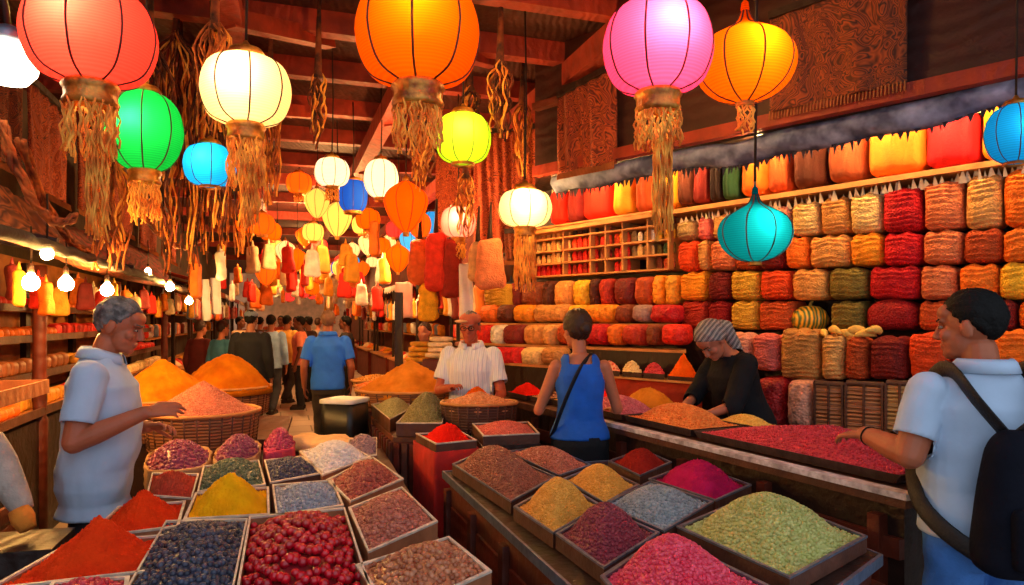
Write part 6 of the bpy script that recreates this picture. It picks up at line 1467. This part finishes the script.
for i, (px, py, Y, lb) in enumerate(((660, 44, 4.3, 'added bulb hidden behind the big pink lantern'), (91, 34, 3.8, 'added bulb hidden behind the coral-red lantern'), (418, 26, 4.3, 'added bulb hidden behind the large orange lantern'), (406, 206, 7.6, 'added bulb hidden behind the round orange lantern'), (337, 219, 11.4, 'added bulb hidden behind the fat pale yellow lantern'), (313, 233, 15, 'added bulb hidden behind the small yellow lantern'), (398, 258, 12., 'added bulb hidden behind the amber lantern low on the right'), (277, 249, 14.5, 'added bulb hidden behind the low yellow lantern'), (316, 261, 20, 'added bulb hidden behind the tiny deep orange lantern'), (524, 205, 6.4, 'added bulb hidden behind the cream tassel lantern'))):
    q = P(px, py, Y); bulb(lb, q, (.05, .036, .05, .055, .075, .075, .06, .075, .075, .05)[i], CZ - q[2], M_bulb if i < 3 or i == 9 else M_bulbL)
for s_, c_, z_, lb in ((28., 1.9, 2.75, 'added bulb low over the far crowd, right side'), (34., .6, 2.9, 'added bulb before the wall at the far end of the lane')):  # two more bulbs added to brighten the far end of the lane
    q = along(s_, c_); bulb(lb, (*q, z_), .075, CZ - z_, M_bulbL)
# enamel ceiling lamp at top left
c = P(8, 64, 2.9); T = thing('wall_lamp', 'white glowing glass lamp at the top left corner', 'lamp', tuple(c))
MB().lathe([(.02, -.085), (.07, -.075), (.105, -.03), (.115, .02), (.09, .07), (.05, .09)], 24).build('glass', mat_glow('lamp_glass', (255, 236, 196), 7.), T, True, local=True)
MB().lathe([(.055, .085), (.07, .10), (.06, .14), (.02, .16)], 20).build('lamp_cap', M_steel, T, True, local=True)
MB().tube([(0, 0, .15), (-.05, 0, .5), (-.2, .05, 1.2)], .014, 8).build('lamp_stem', M_woodd, T, True, local=True)
# ------------------------------------------------------------------ stalls farther down the lane
M_far = pm('far_goods', None, .7, .3, 10, .6, 40, objcol=True); M_canv = pm('canvas', None, .8, .2, 5, .3, 30, objcol=True)
def far_stall(base, side, t, ln, canopy_c, label, name='market_stall'):
    """base: function (t, out) -> plan; side words used in labels"""
    T = thing(name, label, 'market stall', (*base(t + ln / 2, .4), 0))
    for tt in (t + .06, t + ln - .06):
        for o in (.1, .75): MB().beam((*base(tt, o), 0), (*base(tt, o), 2.35), .05, .05).build('post', M_woodd, T)
    MB().prism([base(t + .05, .1), base(t + ln - .05, .1), base(t + ln - .05, .95), base(t + .05, .95)], .78, .82).build('table_top', M_pale, T)
    MB().prism([base(t + .08, .15), base(t + ln - .08, .15), base(t + ln - .08, .92), base(t + .08, .92)], 0, .775).build('table_cloth', pm('far_cloth', (110, 44, 30), .9, .3, 6, .4, 30), T)
    nx = 16; V = []
    for i in range(nx):
        for o, z in ((0, 2.62), (.5, 2.5), (1.0, 2.36), (1.02, 2.22 + .05 * (i % 2))):
            V.append([*base(t + ln * i / (nx - 1), o), z + .012 * math.sin(i)])
    c = MB().add(V, grid(nx, 4)).build('canopy', M_canv, T, True); c.color = lin(canopy_c); s = c.modifiers.new('s', 'SOLIDIFY'); s.thickness = .01
    for z in (1.3, 1.75): MB().prism([base(t + .06, .1), base(t + ln - .06, .1), base(t + ln - .06, .34), base(t + .06, .34)], z, z + .025).build('shelf', M_pale, T)
fm = {}
def fgood(kind, loc, col, label, group, rz, s):
    if kind not in fm:
        mb = MB()
        if kind == 'bag':
            V, Fc = rbox((.10, .07, .13), .05, (8, 6, 10)); V += .012 * wob(V, 14, 3)[:, None]; V[:, 2] += .13; mb.add(V, Fc)
        elif kind == 'heap': mb.lathe([(.16, 0), (.15, .02), (.10, .07), (.04, .115), (.004, .13)], 20)
        elif kind == 'jar': mb.lathe([(.05, 0), (.06, .01), (.062, .12), (.045, .145), (.045, .16), (.05, .165), (.05, .185), (.01, .187)], 14)
        elif kind == 'hang':
            V, Fc = rbox((.11, .05, .19), .045, (8, 6, 12)); V[:, 0] *= 1.15 - .5 * (V[:, 2] + .19) / .38; V += .012 * wob(V, 12, 8)[:, None]; mb.add(V, Fc); mb.tube([(0, 0, .16), (0, 0, .27)], [.03, .006], 6)
        fm[kind] = o = mb.build({'bag': 'goods_bag', 'heap': 'spice_heap', 'jar': 'glass_jar', 'hang': 'hanging_bag'}[kind], M_far, None, True, local=True)
    else: o = fm[kind].copy(); COL.objects.link(o)
    o.location = loc; o.rotation_euler = (0, 0, rz); o.scale = (s, s, s); o.color = lin(col); tag(o, label, kind if kind != 'hang' else 'hanging bag', group)
FC = {'white': (236, 226, 214), 'orange': (232, 116, 30), 'scarlet': (214, 40, 24), 'golden': (232, 160, 44), 'cream': (236, 206, 156), 'maroon': (120, 30, 26), 'blue-grey': (120, 138, 160), 'pink': (226, 130, 120)}
ck = list(FC)
g = np.random.RandomState(77); q_ = [0]
stalls = []
for i, t in enumerate((8.4, 10.9, 13.6, 16.6, 20, 24)): stalls.append(('left', Lp, t, 2.3 + .2 * i, ((170, 40, 26), (200, 190, 180), (190, 90, 40), (214, 204, 194), (150, 40, 30), (206, 150, 90))[i], i))
for i, t in enumerate((.4, 3.0, 5.8, 8.8, 12.2, 16.)): stalls.append(('right', Rp, t, 2.3 + .2 * i, ((206, 186, 160), (200, 60, 36), (216, 206, 196), (196, 120, 50), (170, 50, 40), (210, 190, 160))[i], i))
ordn = ['first', 'second', 'third', 'fourth', 'fifth', 'last']
for side, base, t, ln, cc, i in stalls:
    far_stall(base, side, t, ln, cc, f'{ordn[i]} market stall on the {side} of the lane, counted from the viewer')
    for (o, z, kind, n) in ((.65, .82, 'heap', 5), (.22, 1.325, 'bag', 8), (.22, 1.775, 'jar', 12), (.98, 1.86, 'hang', 7), (.58, 1.98, 'hang', 6)):
        n = max(3, n - i) if i > 2 else n
        for j in range(n):
            c = (ck if kind != 'heap' else ['orange', 'scarlet', 'golden', 'cream', 'maroon'])[(q_[0] * 3 + i) % (8 if kind != 'heap' else 5)]; q_[0] += 1; tt = t + .15 + (ln - .3) * (j + .5) / n + g.uniform(-.03, .03); p = base(tt, o + g.uniform(-.03, .03))
            kn = {'heap': 'spice heap on the table', 'bag': 'bag on the shelf', 'jar': 'jar on the upper shelf', 'hang': 'bag hung from the canopy'}[kind]
            fgood(kind, (*p, z + .012 if kind != 'hang' else z + g.uniform(-.05, .05)), FC[c], f'{c} {kn} of the {ordn[i]} stall, {side} of the lane', f'{c} {kn}, {ordn[i]} {side} stall', math.atan2(V_[1], V_[0]) + g.uniform(-.3, .3) + 1.57, g.uniform(.8, 1.0))
# things at the corner between the lane and the stall: post, banner, big hung bags, white sign strips
mb = MB(); p = P(399, 0, 7.62); mb.beam((*p[:2], 0), (*p[:2], 1.95), .08, .08); tag(mb.build('corner_post', M_woodd), 'dark corner post behind the round trays', 'post')
for i, (px, py, Y, w_, h_, col, lb) in enumerate(((420, 262, 7.4, .13, .24, (214, 96, 40), 'netted orange bag hanging in front of the dark corner post'), (436, 262, 7.2, .12, .30, (206, 50, 30), 'netted red bag hanging right of the netted orange one'), (428, 302, 7.3, .11, .20, (240, 170, 30), 'bright yellow cloth bag hanging beside the corner post'), (490, 264, 6.7, .15, .24, (226, 130, 84), 'big clear bag of orange pasta hung left of the packet rack'), (478, 262, 6.9, .1, .2, (226, 170, 110), 'bag of pale pasta hung at the stall end'), (452, 268, 7.2, .11, .3, (150, 40, 26), 'dark red cloth bag hanging at the lane corner'))):
    V, Fc = rbox((w_, .08, h_), .07, (10, 8, 14)); V[:, 0] *= 1.1 - .35 * (V[:, 2] + h_) / (2 * h_); V += .014 * wob(V, 16, i)[:, None]
    c = P(px, py, Y); T = thing('hanging_bag', lb, 'hanging bag', tuple(c)); o = MB().add(V, Fc).build('bag_body', M_bun, T, True, local=True); o.color = lin(col)
    MB().tube([(0, 0, h_ - .02), (0, 0, h_ + .1), (.01, 0, h_ + .35)], [.03, .02, .008], 8).build('neck_tie', M_cord, T, True, local=True)
for i, (px, py, Y, w_, h_, col, lb) in enumerate(((466, 292, 6.95, .07, .28, (232, 216, 206), 'white cloth strip hanging behind the seller'), (404, 300, 7.9, .10, .20, (232, 170, 160), 'pale pink cloth hanging left of the yellow bag'), (216, 296, 9.6, .07, .25, (226, 224, 226), 'white paper notice on the first left-hand lane stall'), (206, 300, 9.4, .05, .28, (206, 210, 216), 'pale grey cloth strip beside the white paper notice'))):
    V, Fc = rbox((w_, .012, h_), .01, (8, 2, 14)); V[:, 1] += .02 * np.sin(V[:, 0] * 50 + V[:, 2] * 6); c = P(px, py, Y)
    o = MB().add(V, Fc).build('cloth_strip', M_canv, None, True, local=True); o.location = tuple(c); o.color = lin(col); tag(o, lb, 'cloth')
# striped cushions and stacked goods left of the seller
for i, (px, py, Y, col, lb) in enumerate(((420, 350, 7.2, (226, 160, 50), 'golden packet stack between the trader and the corner post'), (440, 346, 6.85, (236, 206, 160), 'cream striped packet stack before the trader'), (466, 352, 6.55, (150, 90, 80), 'mauve cloth bundle between the trader and the seller'))):
    mb = MB()
    c = P(px, py + 12, Y)
    for k in range(4): mb.box((.01 * (k % 2), 0, .03 + k * .052), (.14 - .012 * k, .10, .024), .1 * k, .02)
    o = mb.build('packet_stack', M_bun, None, True, local=True); o.location = (c[0], c[1], c[2]); o.color = lin(col); tag(o, lb, 'packets')
    s = thing('crate', 'plain crate under the ' + lb.split(' between')[0].split(' before')[0], 'crate', (c[0], c[1], 0)); MB().box((0, 0, c[2] / 2 - .002), (.16, .13, c[2] / 2 - .003), 0, .01).build('crate_body', M_wood, s, local=True)
    for z in (.2, .5, .8): MB().box((0, -.138, z), (.16, .008, .05)).build('slat', M_box, s, local=True)

# sack shape standing in for a cream sleeve and hand at the left
p0, p1 = P(-14, 440, 2.75), P(20, 512, 2.7); mb = MB(); mb.tube(spline([p0 + (p1 - p0) * t + np.array([0, .02 * t, 0]) for t in (0, .35, .7, 1)], 14), np.interp(np.linspace(0, 1, 14), [0, .3, .75, 1], [.06, .066, .05, .036]), 18)
T = thing('sleeve_stand_in', 'stand-in shape for a cream sleeve with an orange end at the left edge', 'sack', tuple(p1)); o = mb.build('sleeve_body', pm('cream_cloth', (176, 160, 148), .9, .2, 12, .5, 60), T, True)
mb = MB(); d = unit(p1 - p0); mb.tube([p1 - d * .01, p1 + d * .03, p1 + d * .075], [.038, .042, .03], 16); mb.build('orange_end', pm('orange_cloth', (226, 130, 40), .9, .2, 12, .5, 60), T, True)
c = p1 + d * .06; T = thing('crate', 'dark slatted crate under the cream sleeve stand-in at the left edge', 'crate', (c[0], c[1], 0)); MB().box((-.08, 0, .40), (.2, .15, .40), .3, .01).build('crate_body', M_woodd, T, local=True)
for z in (.25, .45, .65): MB().box((-.08 + .046, -.15, z), (.2, .01, .05), .3).build('slat', M_wood, T, local=True)

# cream and red cloth flags strung across the lane
gg = np.random.RandomState(9); fl = {}
for i in range(90):
    s_ = gg.uniform(9, 27); c_ = gg.uniform(-1.2, 1.95); z = gg.uniform(1.95, 2.75); cn = ('white', 'cream', 'scarlet', 'orange', 'golden')[i % 5]
    if abs(c_ - .6) < .7: z = gg.uniform(2.3, 2.8)
    q = along(s_, c_)
    fgood('hang', (*q, z), FC[cn], f'{cn} cloth bag strung over the lane ahead of the crowd', f'{cn} bags strung over the lane', gg.uniform(0, 3), gg.uniform(.8, 1.3))

# goods hung under the left awnings
for i in range(34):
    t = -1.2 + i * .265; cn = ('scarlet', 'golden', 'orange', 'cream', 'maroon')[(i * 3) % 5]; o = .78 + .12 * (i % 2); st = 'near' if i < 12 else ('middle' if i < 24 else 'far')
    if abs(t - 1.62) < .16 or abs(t - 4.2) < .16 or abs(t - 7.6) < .16: continue
    fgood('hang', (*Lp(t, o), 1.80 + .05 * (i % 3)), FC[cn], f'{cn} bag hanging under the left awning, {st} stretch', f'{cn} bags under the left awning, {st} stretch', .3 * i, .62)
